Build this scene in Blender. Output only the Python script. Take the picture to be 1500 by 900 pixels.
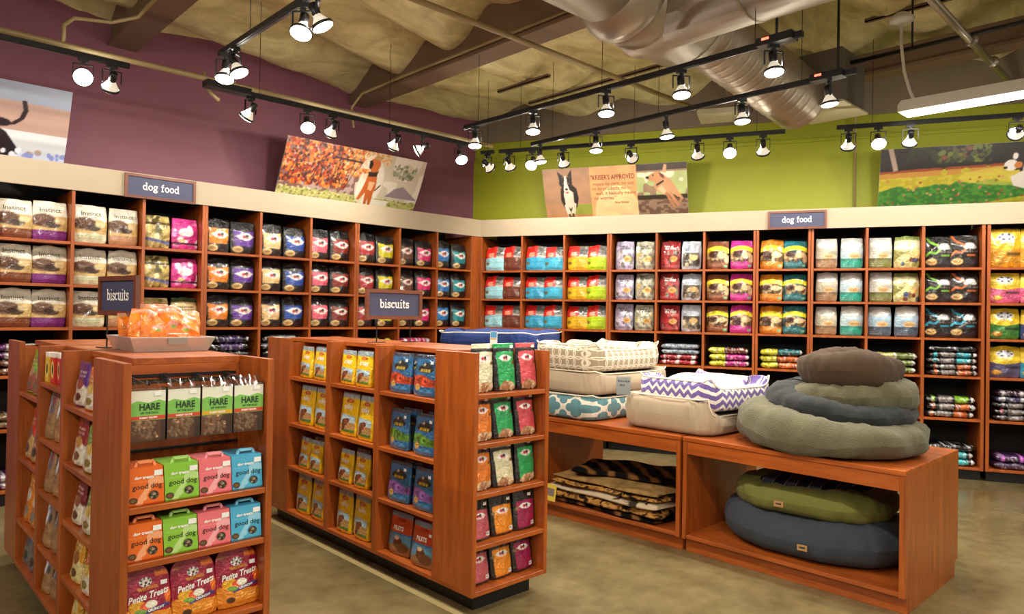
import bpy, math, random
import numpy as np
from math import sin, cos, pi, radians
from mathutils import Vector, Matrix, Quaternion, noise as mnoise

for o in list(bpy.data.objects): bpy.data.objects.remove(o)
C = bpy.context.scene.collection
S = bpy.context.scene

# ------------------------------------------------------------------ camera
def lin(r, g=None, b=None):
    if g is None: r, g, b = r
    f = lambda v: (v/255/12.92) if v/255 <= 0.04045 else ((v/255+0.055)/1.055)**2.4
    return (f(r), f(g), f(b), 1.0)
YAW, PITCH, ROLL = 0.8093, 0.0099, 0.0164
cd = bpy.data.cameras.new('camera'); cam = bpy.data.objects.new('camera', cd); C.objects.link(cam)
cd.sensor_width = 36; cd.lens = 1039.2/1500*36; cd.clip_start = 0.05; cd.clip_end = 100
fw = Vector((cos(YAW)*cos(PITCH), sin(YAW)*cos(PITCH), sin(PITCH)))
rt = Vector((sin(YAW), -cos(YAW), 0)); up = rt.cross(fw)
r2 = cos(ROLL)*rt + sin(ROLL)*up; u2 = -sin(ROLL)*rt + cos(ROLL)*up
M = Matrix(((r2.x, u2.x, -fw.x), (r2.y, u2.y, -fw.y), (r2.z, u2.z, -fw.z))).to_4x4()
M.translation = Vector((0, 0, 1.6)); cam.matrix_world = M
S.camera = cam

# ------------------------------------------------------------------ world, exposure
w = bpy.data.worlds.new('store_light'); S.world = w; w.use_nodes = True
bg = w.node_tree.nodes['Background']; bg.inputs[0].default_value = lin(255, 236, 205); bg.inputs[1].default_value = 0.45
S.view_settings.view_transform = 'Standard'; S.view_settings.look = 'None'
S.view_settings.gamma = 1.0; S.view_settings.use_curve_mapping = False
S.view_settings.exposure = 0.15
LAMP_W = 75.0          # power of one track lamp
LAMP_COL = (1.0, 0.93, 0.81)
TUBE_W = 60.0

# ------------------------------------------------------------------ geometry constants (metres)
CX, CY = 5.9494, 6.8457                 # corner between the two shelving fronts
PHI = -1.1223
EX = Vector((cos(PHI), sin(PHI), 0)); NX = Vector((-sin(PHI), cos(PHI), 0))
DEP = 0.60
def RP(s, off, z=0): return Vector((CX, CY, 0)) + EX*s + NX*off + Vector((0, 0, z))

# ------------------------------------------------------------------ materials
LEAK_W = 2.2          # stray light through the back of a lamp bulb
MATS = {}
def newmat(name):
    m = bpy.data.materials.new(name); m.use_nodes = True
    nt = m.node_tree; b = nt.nodes['Principled BSDF']; MATS[name] = m
    return m, nt, b
def N(nt, t, **k):
    n = nt.nodes.new(t)
    for a, v in k.items(): setattr(n, a, v)
    return n
def plain(name, col, rough=0.5, metal=0.0, spec=0.5, coat=0.0, bump=0.0, bscale=40.0, var=0.0, sheen=0.0):
    m, nt, b = newmat(name); L = nt.links.new
    b.inputs['Base Color'].default_value = lin(col); b.inputs['Roughness'].default_value = rough
    b.inputs['Metallic'].default_value = metal; b.inputs['Specular IOR Level'].default_value = spec
    b.inputs['Coat Weight'].default_value = coat; b.inputs['Sheen Weight'].default_value = sheen
    tc = N(nt, 'ShaderNodeTexCoord'); nz = N(nt, 'ShaderNodeTexNoise'); nz.inputs['Scale'].default_value = bscale
    nz.inputs['Detail'].default_value = 5; L(tc.outputs['Object'], nz.inputs['Vector'])
    if bump:
        bp = N(nt, 'ShaderNodeBump'); bp.inputs['Strength'].default_value = bump; bp.inputs['Distance'].default_value = 0.01
        L(nz.outputs['Fac'], bp.inputs['Height']); L(bp.outputs['Normal'], b.inputs['Normal'])
    if var:
        mx = N(nt, 'ShaderNodeMix', data_type='RGBA'); c = lin(col)
        mx.inputs[6].default_value = (c[0]*(1-var), c[1]*(1-var), c[2]*(1-var), 1)
        mx.inputs[7].default_value = (min(1, c[0]*(1+var)), min(1, c[1]*(1+var)), min(1, c[2]*(1+var)), 1)
        L(nz.outputs['Fac'], mx.inputs[0]); L(mx.outputs[2], b.inputs['Base Color'])
    return m
def wood(name, c1, c2, axis='Z', rough=0.33):
    m, nt, b = newmat(name); L = nt.links.new
    tc = N(nt, 'ShaderNodeTexCoord'); mp = N(nt, 'ShaderNodeMapping')
    sc = {'Z': (9, 9, 0.9), 'X': (0.9, 9, 9), 'Y': (9, 0.9, 9)}[axis]; mp.inputs['Scale'].default_value = sc
    ge = N(nt, 'ShaderNodeNewGeometry'); L(ge.outputs['Position'], mp.inputs['Vector'])
    n1 = N(nt, 'ShaderNodeTexNoise'); n1.inputs['Scale'].default_value = 1.6; n1.inputs['Detail'].default_value = 8
    n1.inputs['Distortion'].default_value = 1.2; L(mp.outputs[0], n1.inputs['Vector'])
    n2 = N(nt, 'ShaderNodeTexNoise'); n2.inputs['Scale'].default_value = 9; n2.inputs['Detail'].default_value = 4
    L(mp.outputs[0], n2.inputs['Vector'])
    ad = N(nt, 'ShaderNodeMath', operation='MULTIPLY_ADD'); ad.inputs[1].default_value = 0.35
    L(n2.outputs['Fac'], ad.inputs[0]); L(n1.outputs['Fac'], ad.inputs[2])
    rp = N(nt, 'ShaderNodeValToRGB'); rp.color_ramp.elements[0].position = 0.35; rp.color_ramp.elements[1].position = 0.98
    rp.color_ramp.elements[0].color = lin(c1); rp.color_ramp.elements[1].color = lin(c2)
    L(ad.outputs[0], rp.inputs[0]); L(rp.outputs[0], b.inputs['Base Color'])
    b.inputs['Roughness'].default_value = rough; b.inputs['Coat Weight'].default_value = 0.15
    b.inputs['Coat Roughness'].default_value = 0.25
    return m
WOODV = wood('cherry_wood_upright', (120, 54, 16), (180, 92, 32), 'Z')
WOODX = wood('cherry_wood_across', (126, 56, 17), (188, 97, 36), 'X')
WOODY = wood('cherry_wood_along', (126, 56, 17), (188, 97, 36), 'Y')
WOODD = wood('cherry_wood_frame', (84, 42, 24), (122, 64, 38), 'X', 0.4)
BLACK = plain('black_laminate', (10, 10, 11), 0.5, bump=0.02)
BACK = plain('shade_black_backing', (13, 11, 10), 0.7, bump=0.02)  # near-black stands in for the shade deep inside the shelving
BMETAL = plain('black_painted_metal', (20, 20, 22), 0.38, 0.2, bump=0.02)
CORN = plain('beige_fascia_paint', (166, 150, 126), 0.6, bump=0.02, var=0.03, bscale=3)
PURP = plain('plum_wall_paint', (124, 72, 88), 0.62, bump=0.03, var=0.05, bscale=6)
GREEN = plain('lime_wall_paint', (142, 147, 8), 0.6, bump=0.03, var=0.05, bscale=6)
TAUPE = plain('taupe_upper_wall_paint', (112, 98, 78), 0.7, bump=0.05, var=0.1, bscale=4)
BEAM = plain('taupe_painted_beam', (118, 96, 76), 0.6, bump=0.1, var=0.12, bscale=5)
PIPE = plain('tan_painted_pipe', (150, 132, 92), 0.45, 0.1, var=0.1, bscale=5)
STEEL = plain('galvanised_steel', (170, 165, 155), 0.3, 0.9, bump=0.05, bscale=8, var=0.12)
DUCT = plain('dusty_duct_metal', (158, 146, 128), 0.42, 0.7, bump=0.08, bscale=5, var=0.12)
TRAY = plain('brushed_tray_metal', (206, 204, 200), 0.42, 0.8, bump=0.03, var=0.06)
WHITEP = plain('white_enamel', (205, 200, 188), 0.4, var=0.04)
PAPER = plain('white_paper', (235, 235, 232), 0.6, var=0.02)
INK = plain('dark_ink', (35, 28, 26), 0.6)
INKG = plain('grey_green_ink', (98, 96, 84), 0.6)
INKW = plain('white_ink', (240, 238, 232), 0.5)
SLATE = plain('slate_blue_sign', (62, 64, 92), 0.6, var=0.1, bscale=60, bump=0.05)
CREAMP = plain('cream_piping', (226, 214, 188), 0.7, var=0.05)

def emit(name, col, st):
    m, nt, b = newmat(name)
    b.inputs['Base Color'].default_value = (0.8, 0.8, 0.8, 1)
    b.inputs['Emission Color'].default_value = lin(col); b.inputs['Emission Strength'].default_value = st
    return m
LENS = emit('glowing_lamp_lens', (255, 246, 226), 14.0)
TUBE = emit('glowing_tube', (255, 250, 240), 7.0)
GLASSB = emit('glowing_bulb_glass', (255, 236, 200), 0.35)
REDLED = emit('red_indicator_light', (255, 60, 20), 3.0)

def floor_mat():
    m, nt, b = newmat('polished_concrete'); L = nt.links.new
    ge = N(nt, 'ShaderNodeNewGeometry')
    n1 = N(nt, 'ShaderNodeTexNoise'); n1.inputs['Scale'].default_value = 0.9; n1.inputs['Detail'].default_value = 8
    n1.inputs['Roughness'].default_value = 0.65; L(ge.outputs['Position'], n1.inputs['Vector'])
    n2 = N(nt, 'ShaderNodeTexNoise'); n2.inputs['Scale'].default_value = 9; n2.inputs['Detail'].default_value = 6
    L(ge.outputs['Position'], n2.inputs['Vector'])
    ad = N(nt, 'ShaderNodeMath', operation='MULTIPLY_ADD'); ad.inputs[1].default_value = 0.3
    L(n2.outputs['Fac'], ad.inputs[0]); L(n1.outputs['Fac'], ad.inputs[2])
    rp = N(nt, 'ShaderNodeValToRGB'); e = rp.color_ramp.elements
    e[0].position = 0.42; e[0].color = lin(78, 67, 42); e[1].position = 0.9; e[1].color = lin(142, 126, 88)
    L(ad.outputs[0], rp.inputs[0]); L(rp.outputs[0], b.inputs['Base Color'])
    r = N(nt, 'ShaderNodeMapRange'); r.inputs[3].default_value = 0.10; r.inputs[4].default_value = 0.34
    L(n1.outputs['Fac'], r.inputs[0]); L(r.outputs[0], b.inputs['Roughness'])
    bp = N(nt, 'ShaderNodeBump'); bp.inputs['Strength'].default_value = 0.04; bp.inputs['Distance'].default_value = 0.02
    L(n1.outputs['Fac'], bp.inputs['Height']); L(bp.outputs[0], b.inputs['Normal'])
    return m
FLOOR = floor_mat()
JOINT = plain('pale_floor_joint_filler', (158, 140, 96), 0.35, var=0.1, bscale=5)

def insul_mat():
    m, nt, b = newmat('yellow_insulation_facing'); L = nt.links.new
    ge = N(nt, 'ShaderNodeNewGeometry'); mp = N(nt, 'ShaderNodeMapping'); mp.inputs['Scale'].default_value = (1, 2.2, 1)
    L(ge.outputs['Position'], mp.inputs[0])
    n1 = N(nt, 'ShaderNodeTexNoise'); n1.inputs['Scale'].default_value = 2.0; n1.inputs['Detail'].default_value = 7
    n1.inputs['Distortion'].default_value = 1.5; L(mp.outputs[0], n1.inputs['Vector'])
    rp = N(nt, 'ShaderNodeValToRGB'); e = rp.color_ramp.elements
    e[0].position = 0.3; e[0].color = lin(190, 176, 124); e[1].position = 0.75; e[1].color = lin(240, 230, 172)
    L(n1.outputs['Fac'], rp.inputs[0]); L(rp.outputs[0], b.inputs['Base Color'])
    b.inputs['Roughness'].default_value = 0.42
    n2 = N(nt, 'ShaderNodeTexNoise'); n2.inputs['Scale'].default_value = 5.0; n2.inputs['Detail'].default_value = 6
    n2.inputs['Distortion'].default_value = 2.5; L(mp.outputs[0], n2.inputs['Vector'])
    bp = N(nt, 'ShaderNodeBump'); bp.inputs['Strength'].default_value = 0.35; bp.inputs['Distance'].default_value = 0.05
    L(n2.outputs['Fac'], bp.inputs['Height']); L(bp.outputs[0], b.inputs['Normal'])
    return m
INSUL = insul_mat()

def attr_mat(name, rough, coat=0.0, metal=0.0, bump=0.0, bscale=30):
    m, nt, b = newmat(name); L = nt.links.new
    a = N(nt, 'ShaderNodeVertexColor'); a.layer_name = 'Col'
    L(a.outputs['Color'], b.inputs['Base Color'])
    b.inputs['Roughness'].default_value = rough; b.inputs['Coat Weight'].default_value = coat
    b.inputs['Coat Roughness'].default_value = 0.12; b.inputs['Metallic'].default_value = metal
    if bump:
        tc = N(nt, 'ShaderNodeTexCoord'); nz = N(nt, 'ShaderNodeTexNoise'); nz.inputs['Scale'].default_value = bscale
        nz.inputs['Detail'].default_value = 4; nz.inputs['Distortion'].default_value = 1.5
        L(tc.outputs['Object'], nz.inputs['Vector'])
        bp = N(nt, 'ShaderNodeBump'); bp.inputs['Strength'].default_value = bump; bp.inputs['Distance'].default_value = 0.012
        L(nz.outputs['Fac'], bp.inputs['Height']); L(bp.outputs[0], b.inputs['Normal'])
    return m
FOIL = attr_mat('printed_plastic_film', 0.30, 0.6, 0.0, 0.8, 24)
SHINY = attr_mat('glossy_printed_film', 0.22, 0.8, 0.2, 1.0, 26)
MATTE = attr_mat('printed_card', 0.5, 0.05, 0.0, 0.03)
POSTER = attr_mat('printed_poster_paper', 0.5, 0.0)

def film_mat():
    m, nt, b = newmat('clear_plastic'); L = nt.links.new
    tr = N(nt, 'ShaderNodeBsdfTransparent'); tr.inputs[0].default_value = (0.93, 0.95, 0.96, 1)
    gl = N(nt, 'ShaderNodeBsdfGlossy'); gl.inputs['Roughness'].default_value = 0.12
    mx = N(nt, 'ShaderNodeMixShader'); fr = N(nt, 'ShaderNodeFresnel'); fr.inputs[0].default_value = 1.5
    mm = N(nt, 'ShaderNodeMath', operation='MULTIPLY_ADD'); mm.inputs[1].default_value = 1.6; mm.inputs[2].default_value = 0.06
    L(fr.outputs[0], mm.inputs[0]); L(mm.outputs[0], mx.inputs[0]); L(tr.outputs[0], mx.inputs[1]); L(gl.outputs[0], mx.inputs[2])
    L(mx.outputs[0], nt.nodes['Material Output'].inputs[0])
    return m
CLEAR = film_mat()

# ------------------------------------------------------------------ mesh helpers
class MB:
    def __init__(s): s.v = []; s.f = []; s.uv = None
    def box(s, x0, y0, z0, x1, y1, z1, mat=None):
        b = len(s.v); P = [(x0,y0,z0),(x1,y0,z0),(x1,y1,z0),(x0,y1,z0),(x0,y0,z1),(x1,y0,z1),(x1,y1,z1),(x0,y1,z1)]
        if mat is not None: P = [tuple(mat @ Vector(p)) for p in P]
        s.v += P; s.f += [(b,b+3,b+2,b+1),(b+4,b+5,b+6,b+7),(b,b+1,b+5,b+4),(b+1,b+2,b+6,b+5),(b+2,b+3,b+7,b+6),(b+3,b,b+4,b+7)]
        return s
    def tube(s, pts, r, n=8, closed=False, cap=True, radii=None):
        pts = [Vector(p) for p in pts]; b = len(s.v); m = len(pts); prev = None
        for i, p in enumerate(pts):
            if closed: t = pts[(i+1) % m] - pts[i-1]
            else: t = pts[min(i+1, m-1)] - pts[max(i-1, 0)]
            t = t.normalized() if t.length > 1e-9 else Vector((0,0,1))
            if prev is None:
                a = Vector((0,0,1)) if abs(t.z) < 0.9 else Vector((1,0,0)); u = t.cross(a).normalized()
            else:
                u = prev - t*prev.dot(t); u = u.normalized()
            prev = u; v = t.cross(u); rr = radii[i] if radii else r
            for k in range(n):
                q = p + (u*cos(2*pi*k/n) + v*sin(2*pi*k/n))*rr; s.v.append(tuple(q))
        R = m if closed else m-1
        for i in range(R):
            for k in range(n):
                a0 = b+i*n+k; a1 = b+i*n+(k+1) % n; c0 = b+((i+1) % m)*n+k; c1 = b+((i+1) % m)*n+(k+1) % n
                s.f.append((a0, a1, c1, c0))
        if cap and not closed:
            s.f.append(tuple(b+k for k in reversed(range(n)))); s.f.append(tuple(b+(m-1)*n+k for k in range(n)))
        return s
    def lathe(s, prof, n=24, mat=None, cap=True):
        b = len(s.v); m = len(prof)
        for r, z in prof:
            for k in range(n):
                p = Vector((r*cos(2*pi*k/n), r*sin(2*pi*k/n), z))
                if mat is not None: p = mat @ p
                s.v.append(tuple(p))
        for i in range(m-1):
            for k in range(n):
                s.f.append((b+i*n+k, b+i*n+(k+1) % n, b+(i+1)*n+(k+1) % n, b+(i+1)*n+k))
        if cap:
            s.f.append(tuple(b+k for k in reversed(range(n)))); s.f.append(tuple(b+(m-1)*n+k for k in range(n)))
        return s
    def prism(s, pts2, y0, y1):           # polygon in x,z extruded along y
        b = len(s.v); n = len(pts2)
        s.v += [(x, y0, z) for x, z in pts2] + [(x, y1, z) for x, z in pts2]
        s.f.append(tuple(b+i for i in range(n))); s.f.append(tuple(b+n+i for i in reversed(range(n))))
        for i in range(n): s.f.append((b+i, b+n+i, b+n+(i+1) % n, b+(i+1) % n))
        return s
    def mesh(s, name, mat, smooth=False):
        me = bpy.data.meshes.new(name); me.from_pydata([tuple(p) for p in s.v], [], s.f)
        if mat: me.materials.append(mat)
        if smooth: me.polygons.foreach_set('use_smooth', [True]*len(me.polygons))
        me.update(); return me
def obj(name, me, parent=None, mat=None, smooth=False, loc=None):
    if isinstance(me, MB): me = me.mesh(name, mat, smooth)
    o = bpy.data.objects.new(name, me); C.objects.link(o)
    if parent: o.parent = parent
    if loc is not None: o.location = loc
    return o
def tag(o, label, cat, group=None, kind=None):
    o['label'] = label; o['category'] = cat
    if group: o['group'] = group
    if kind: o['kind'] = kind
    return o
def thing(name, label, cat, loc=(0,0,0), rz=0, group=None):
    o = bpy.data.objects.new(name, None); C.objects.link(o); o.location = loc; o.rotation_euler = (0,0,rz)
    o.empty_display_size = 0.05
    return tag(o, label, cat, group)
def struct(name, mb, mat, smooth=False):
    o = obj(name, mb, None, mat, smooth); o['kind'] = 'structure'; return o
BOXC = {}
def bx(name, parent, mat, x0, y0, z0, x1, y1, z1):
    """box part with a shared mesh for equal sizes, placed by its centre"""
    k = (name, mat.name, round(x1-x0,4), round(y1-y0,4), round(z1-z0,4))
    if k not in BOXC:
        a, b, c = (x1-x0)/2, (y1-y0)/2, (z1-z0)/2; e = min(0.0015, a*.3, b*.3, c*.3)
        m = MB()
        # bevelled box (chamfer)
        vs = []
        for sz in (-1,1):
            for sx, sy in ((-1,-1),(1,-1),(1,1),(-1,1)):
                vs += [(sx*a, sy*(b-e), sz*(c-e)), (sx*(a-e), sy*b, sz*(c-e)), (sx*(a-e), sy*(b-e), sz*c)]
        m.v = vs
        I = lambda zi, ci, w: zi*12+ci*3+w
        F = [(I(0,3,2),I(0,2,2),I(0,1,2),I(0,0,2)), (I(1,0,2),I(1,1,2),I(1,2,2),I(1,3,2)),
             (I(0,0,1),I(0,1,1),I(1,1,1),I(1,0,1)), (I(0,1,0),I(0,2,0),I(1,2,0),I(1,1,0)),
             (I(0,2,1),I(0,3,1),I(1,3,1),I(1,2,1)), (I(0,3,0),I(0,0,0),I(1,0,0),I(1,3,0))]
        for ci in range(4): F.append((I(0,ci,0),I(0,ci,1),I(1,ci,1),I(1,ci,0)) if ci in (0,2) else (I(0,ci,1),I(0,ci,0),I(1,ci,0),I(1,ci,1)))
        ed = [(0,1,1),(1,2,0),(2,3,1),(3,0,0)]
        for p, q, w_ in ed:
            F.append((I(0,p,2),I(0,q,2),I(0,q,w_),I(0,p,w_))); F.append((I(1,p,w_),I(1,q,w_),I(1,q,2),I(1,p,2)))
        for ci in range(4): F.append((I(0,ci,0),I(0,ci,1),I(0,ci,2))); F.append((I(1,ci,0),I(1,ci,2),I(1,ci,1)))
        m.f = F; me = m.mesh(name, mat)
        import bmesh
        bm = bmesh.new(); bm.from_mesh(me); bmesh.ops.recalc_face_normals(bm, faces=bm.faces); bm.to_mesh(me); bm.free()
        BOXC[k] = me
    o = obj(name, BOXC[k], parent); o.location = ((x0+x1)/2, (y0+y1)/2, (z0+z1)/2); return o

# ------------------------------------------------------------------ painting (numpy, becomes colour attribute of a grid)
class Cv:
    def __init__(s, W, H, c=(128,128,128), seed=0):
        W, H = W*2, H*2; s.W, s.H = W, H; s.a = np.ones((H, W, 3))*np.array(c, float)
        s.u, s.v = np.meshgrid((np.arange(W)+.5)/W, (np.arange(H)+.5)/H); s.rng = np.random.RandomState(seed)
    def m(s, mask, c, k=1.0): s.a[mask] = s.a[mask]*(1-k) + np.array(c, float)*k; return s
    def rect(s, x0, y0, x1, y1, c, k=1): return s.m((s.u>=x0)&(s.u<=x1)&(s.v>=y0)&(s.v<=y1), c, k)
    def ell(s, x, y, rx, ry, c, k=1): return s.m(((s.u-x)/rx)**2+((s.v-y)/ry)**2 <= 1, c, k)
    def poly(s, P, c, k=1):
        ins = np.zeros_like(s.u, bool); n = len(P)
        for i in range(n):
            x1, y1 = P[i]; x2, y2 = P[(i+1) % n]
            if y1 == y2: continue
            cr = ((y1 > s.v) != (y2 > s.v)) & (s.u < (x2-x1)*(s.v-y1)/(y2-y1)+x1); ins ^= cr
        return s.m(ins, c, k)
    def line(s, x1, y1, x2, y2, wd, c, k=1, asp=1.0):
        dx, dy = x2-x1, (y2-y1)*asp; L = dx*dx+dy*dy+1e-12
        t = np.clip(((s.u-x1)*dx+(s.v-y1)*asp*dy)/L, 0, 1)
        return s.m(np.hypot(s.u-x1-t*dx, (s.v-y1)*asp-t*dy) < wd, c, k)
    def nz(s, sx, sy, seed=None):
        r = s.rng if seed is None else np.random.RandomState(seed)
        g = r.rand(sy+2, sx+2); X = s.u*sx; Y = s.v*sy; i = X.astype(int); j = Y.astype(int); fx = X-i; fy = Y-j
        fx = fx*fx*(3-2*fx); fy = fy*fy*(3-2*fy)
        return (g[j,i]*(1-fx)+g[j,i+1]*fx)*(1-fy)+(g[j+1,i]*(1-fx)+g[j+1,i+1]*fx)*fy
    def vary(s, amp, sx=6, sy=8): s.a *= (1+amp*(s.nz(sx, sy)*2-1))[..., None]; return s
    def blobs(s, x0, y0, x1, y1, n, r, cols, asp=1.0):
        for _ in range(n):
            c = cols[s.rng.randint(len(cols))]; q = r*(0.6+0.8*s.rng.rand())
            s.ell(x0+(x1-x0)*s.rng.rand(), y0+(y1-y0)*s.rng.rand(), q, q/asp, c)
        return s
    def lines(s, x0, x1, ys, h, c, k=0.8):
        for y in ys:
            x = x0
            while x < x1-0.02:
                l = 0.04+0.09*s.rng.rand(); s.rect(x, y-h/2, min(x+l, x1), y+h/2, c, k); x += l+0.025
        return s
    def lin(s):
        a = np.clip(s.a, 0, 255)/255.; a = (a[::2, ::2]+a[1::2, ::2]+a[::2, 1::2]+a[1::2, 1::2])/4; return np.where(a <= 0.04045, a/12.92, ((a+0.055)/1.055)**2.4)
def color_attr(me, cols):
    at = me.color_attributes.new('Col', 'FLOAT_COLOR', 'POINT')
    a = np.ones((len(me.vertices), 4), np.float32); a[:, :3] = cols; at.data.foreach_set('color', a.ravel())

def grid_faces(nu, nv, off=0, wrap=False):
    f = []
    for j in range(nv-1):
        for i in range(nu if wrap else nu-1):
            i2 = (i+1) % nu; f.append((off+j*nu+i, off+j*nu+i2, off+(j+1)*nu+i2, off+(j+1)*nu+i))
    return f

def bag_mesh(name, cv, w, h, t, kind='pillow', seed=0, side=None, mat=None, wr=0.006):
    """standing bag, front at -y, centred x, base z=0.  ring of front columns + 6 back columns for each height"""
    rng = np.random.RandomState(seed); H, W = cv.H//2, cv.W//2; lc = cv.lin()
    nb = 6; nv = H
    sc = np.array(lin(side))[:3] if side is not None else lc.reshape(-1, 3).mean(0)*0.8
    v = np.linspace(0, 1, nv); u = np.linspace(0, 1, W)
    if kind == 'pillow':    th = t*(1-0.85*np.clip((v-0.55)/0.45, 0, 1)**1.5)*(0.8+0.2*np.clip(v/0.12, 0, 1))
    elif kind in ('pouch', 'dome'):   th = t*(1-v**1.3)*(0.75+0.25*np.clip(v/0.1, 0, 1)) + 0.004
    else:                   th = t*np.ones(nv)*(0.93+0.07*np.clip(v/0.05, 0, 1))
    wd = w*(1 - (0.05 if kind != 'box' else 0)*np.clip(1-v/0.08, 0, 1)) * (1 + (0.035*np.sin(v*pi) if kind == 'pillow' else 0))
    if kind == 'dome': wd = wd*np.sqrt(1-0.5*np.clip((v-0.72)/0.28, 0, 1)**3)
    if kind == 'pillow': wd = wd*(1-0.06*rng.rand()*np.clip((v-0.7)/0.3, 0, 1))
    ph = rng.rand(8)*6.28; k1 = rng.uniform(4, 11, 8); an = rng.uniform(0, pi, 8)
    def fy(U, V, T):
        q = 4 if kind == 'box' else 2.6
        bul = (1-np.abs(2*U-1)**q)
        y = -(T*0.5)*(0.55+0.45*bul)
        if kind == 'box': y = -(T*0.5)*np.ones_like(U)
        d = 0
        for a in range(8): d = d + np.sin((U*cos(an[a])+V*sin(an[a])*1.3)*k1[a]+ph[a])
        d = np.abs(d/4)
        return y + wr*(d-0.6)*(0.5+0.5*np.sin(U*pi))*(1 if kind != 'box' else 0)
    U, V = np.meshgrid(u, v); T = np.repeat(th[:, None], W, 1); WD = np.repeat(wd[:, None], W, 1)
    lean = (0.012*rng.uniform(-1, 1))
    X = (U-0.5)*WD + lean*V; Y = fy(U, V, T); Z = V*h
    topw = (np.sin(U*7+ph[0])*0.006 + np.sin(U*3+ph[1])*0.006)*np.clip((V-0.8)/0.2, 0, 1)
    if kind == 'pillow': Z = Z + topw - 0.01*np.clip((V-0.8)/0.2, 0, 1)*np.abs(2*U-1)**2
    ub = np.linspace(0.98, 0.02, nb); Ub, Vb = np.meshgrid(ub, v); Tb = np.repeat(th[:, None], nb, 1); Wb = np.repeat(wd[:, None], nb, 1)
    Xb = (Ub-0.5)*Wb + lean*Vb; q = 4 if kind == 'box' else 2.6
    Yb = Tb*0.5*(0.55+0.45*(1-np.abs(2*Ub-1)**q)) if kind != 'box' else Tb*0.5; Zb = Vb*h
    n = W+nb
    P = np.zeros((nv, n, 3)); P[:, :W, 0] = X; P[:, :W, 1] = Y; P[:, :W, 2] = Z; P[:, W:, 0] = Xb; P[:, W:, 1] = Yb; P[:, W:, 2] = Zb
    K = np.zeros((nv, n, 3)); K[:, :W] = lc; K[:, W:] = sc
    F = grid_faces(n, nv, 0, True); F.append(tuple(reversed(range(n)))); F.append(tuple((nv-1)*n+i for i in range(n)))
    me = bpy.data.meshes.new(name); me.from_pydata(P.reshape(-1, 3).tolist(), [], F); me.materials.append(mat or FOIL)
    me.polygons.foreach_set('use_smooth', [kind != 'box']*(len(F)-2)+[False]*2); me.update(); color_attr(me, K.reshape(-1, 3))
    def surf(x, z):
        V_ = np.clip(np.asarray(z)/h, 0, 1); T_ = np.interp(V_, v, th); W_ = np.interp(V_, v, wd)
        U_ = np.clip((np.asarray(x)-lean*V_)/W_+0.5, 0, 1); return fy(U_, V_, T_)
    return me, surf

def flat_mesh(name, cols, w=0.42, h=0.06, d=0.34, seed=0, mat=None, glint=0.1):
    """bag lying flat, its bottom end to the front (-y); cols = list of (fraction, colour)"""
    rng = np.random.RandomState(seed); nu = 34
    prof = [(-0.5, 0.5), (-0.485, 0.2), (-0.4, 0.02), (0.0, 0.0), (0.46, 0.1), (0.46, 0.9), (0.0, 1.0), (-0.4, 0.98), (-0.485, 0.8)]
    V = []; K = []; m = len(prof); ph = rng.rand(4)*6
    for i in range(nu):
        u = i/(nu-1); e = (1-abs(2*u-1)**7)**0.5 if 0 < i < nu-1 else 0.12
        acc = 0; c = cols[-1][1]
        for fr, cc in cols:
            acc += fr
            if u <= acc+1e-6: c = cc; break
        for k, (y, z) in enumerate(prof):
            zz = 0.5+(z-0.5)*(0.3+0.7*e) + 0.05*sin(u*17+ph[0]+k)*(0 < z < 1)
            V.append(((u-0.5)*w, y*d*(1 if y > 0 else (0.9+0.1*e))+0.005*sin(u*29+ph[1]+k*1.7), max(0, min(1, zz))*h))
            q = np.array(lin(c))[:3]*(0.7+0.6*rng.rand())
            if rng.rand() < glint: q = q*0.4+0.4  # scattered vertices lightened as painted film glints
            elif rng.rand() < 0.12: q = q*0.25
            K.append(q)
    F = [(i*m+q, i*m+(q+1) % m, (i+1)*m+(q+1) % m, (i+1)*m+q) for i in range(nu-1) for q in range(m)]
    F.append(tuple(reversed(range(m)))); F.append(tuple((nu-1)*m+q for q in range(m)))
    me = bpy.data.meshes.new(name); me.from_pydata(V, [], F); me.materials.append(mat or SHINY)
    me.polygons.foreach_set('use_smooth', [True]*len(F)); me.update(); color_attr(me, np.array(K))
    return me

# ------------------------------------------------------------------ text
TXT = {}
def text_data(s, size, mat, bold=0.0, sx=1.0, shear=0.0, align='CENTER'):
    k = (s, size, mat.name, bold, sx, shear, align)
    if k in TXT: return TXT[k]
    cu = bpy.data.curves.new('txt', 'FONT'); cu.body = s; cu.size = size; cu.offset = bold; cu.resolution_u = 2
    cu.align_x = align; cu.align_y = 'CENTER'; cu.shear = shear
    o = bpy.data.objects.new('txt', cu); C.objects.link(o)
    dg = bpy.context.evaluated_depsgraph_get(); me = bpy.data.meshes.new_from_object(o.evaluated_get(dg))
    bpy.data.objects.remove(o)
    n = len(me.vertices); co = np.zeros(n*3); me.vertices.foreach_get('co', co); co = co.reshape(-1, 3)
    out = (co[:, 0]*sx, co[:, 1].copy(), [tuple(p.vertices) for p in me.polygons], mat); bpy.data.meshes.remove(me)
    TXT[k] = out; return out
def text_part(name, parent, s, x, z, size, mat, surf=None, y=0.0, bold=0.0, sx=1.0, rot=0.0, shear=0.0, gap=0.0015):
    X, Z, F, m = text_data(s, size, mat, bold, sx, shear)
    xr = X*cos(rot)-Z*sin(rot)+x; zr = X*sin(rot)+Z*cos(rot)+z
    Y = (surf(xr, zr)-gap) if surf is not None else np.full_like(xr, y)
    me = bpy.data.meshes.new(name); me.from_pydata(np.stack([xr, Y, zr], 1).tolist(), [], F); me.materials.append(m); me.update()
    return obj(name, me, parent) if parent is not None else me
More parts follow.
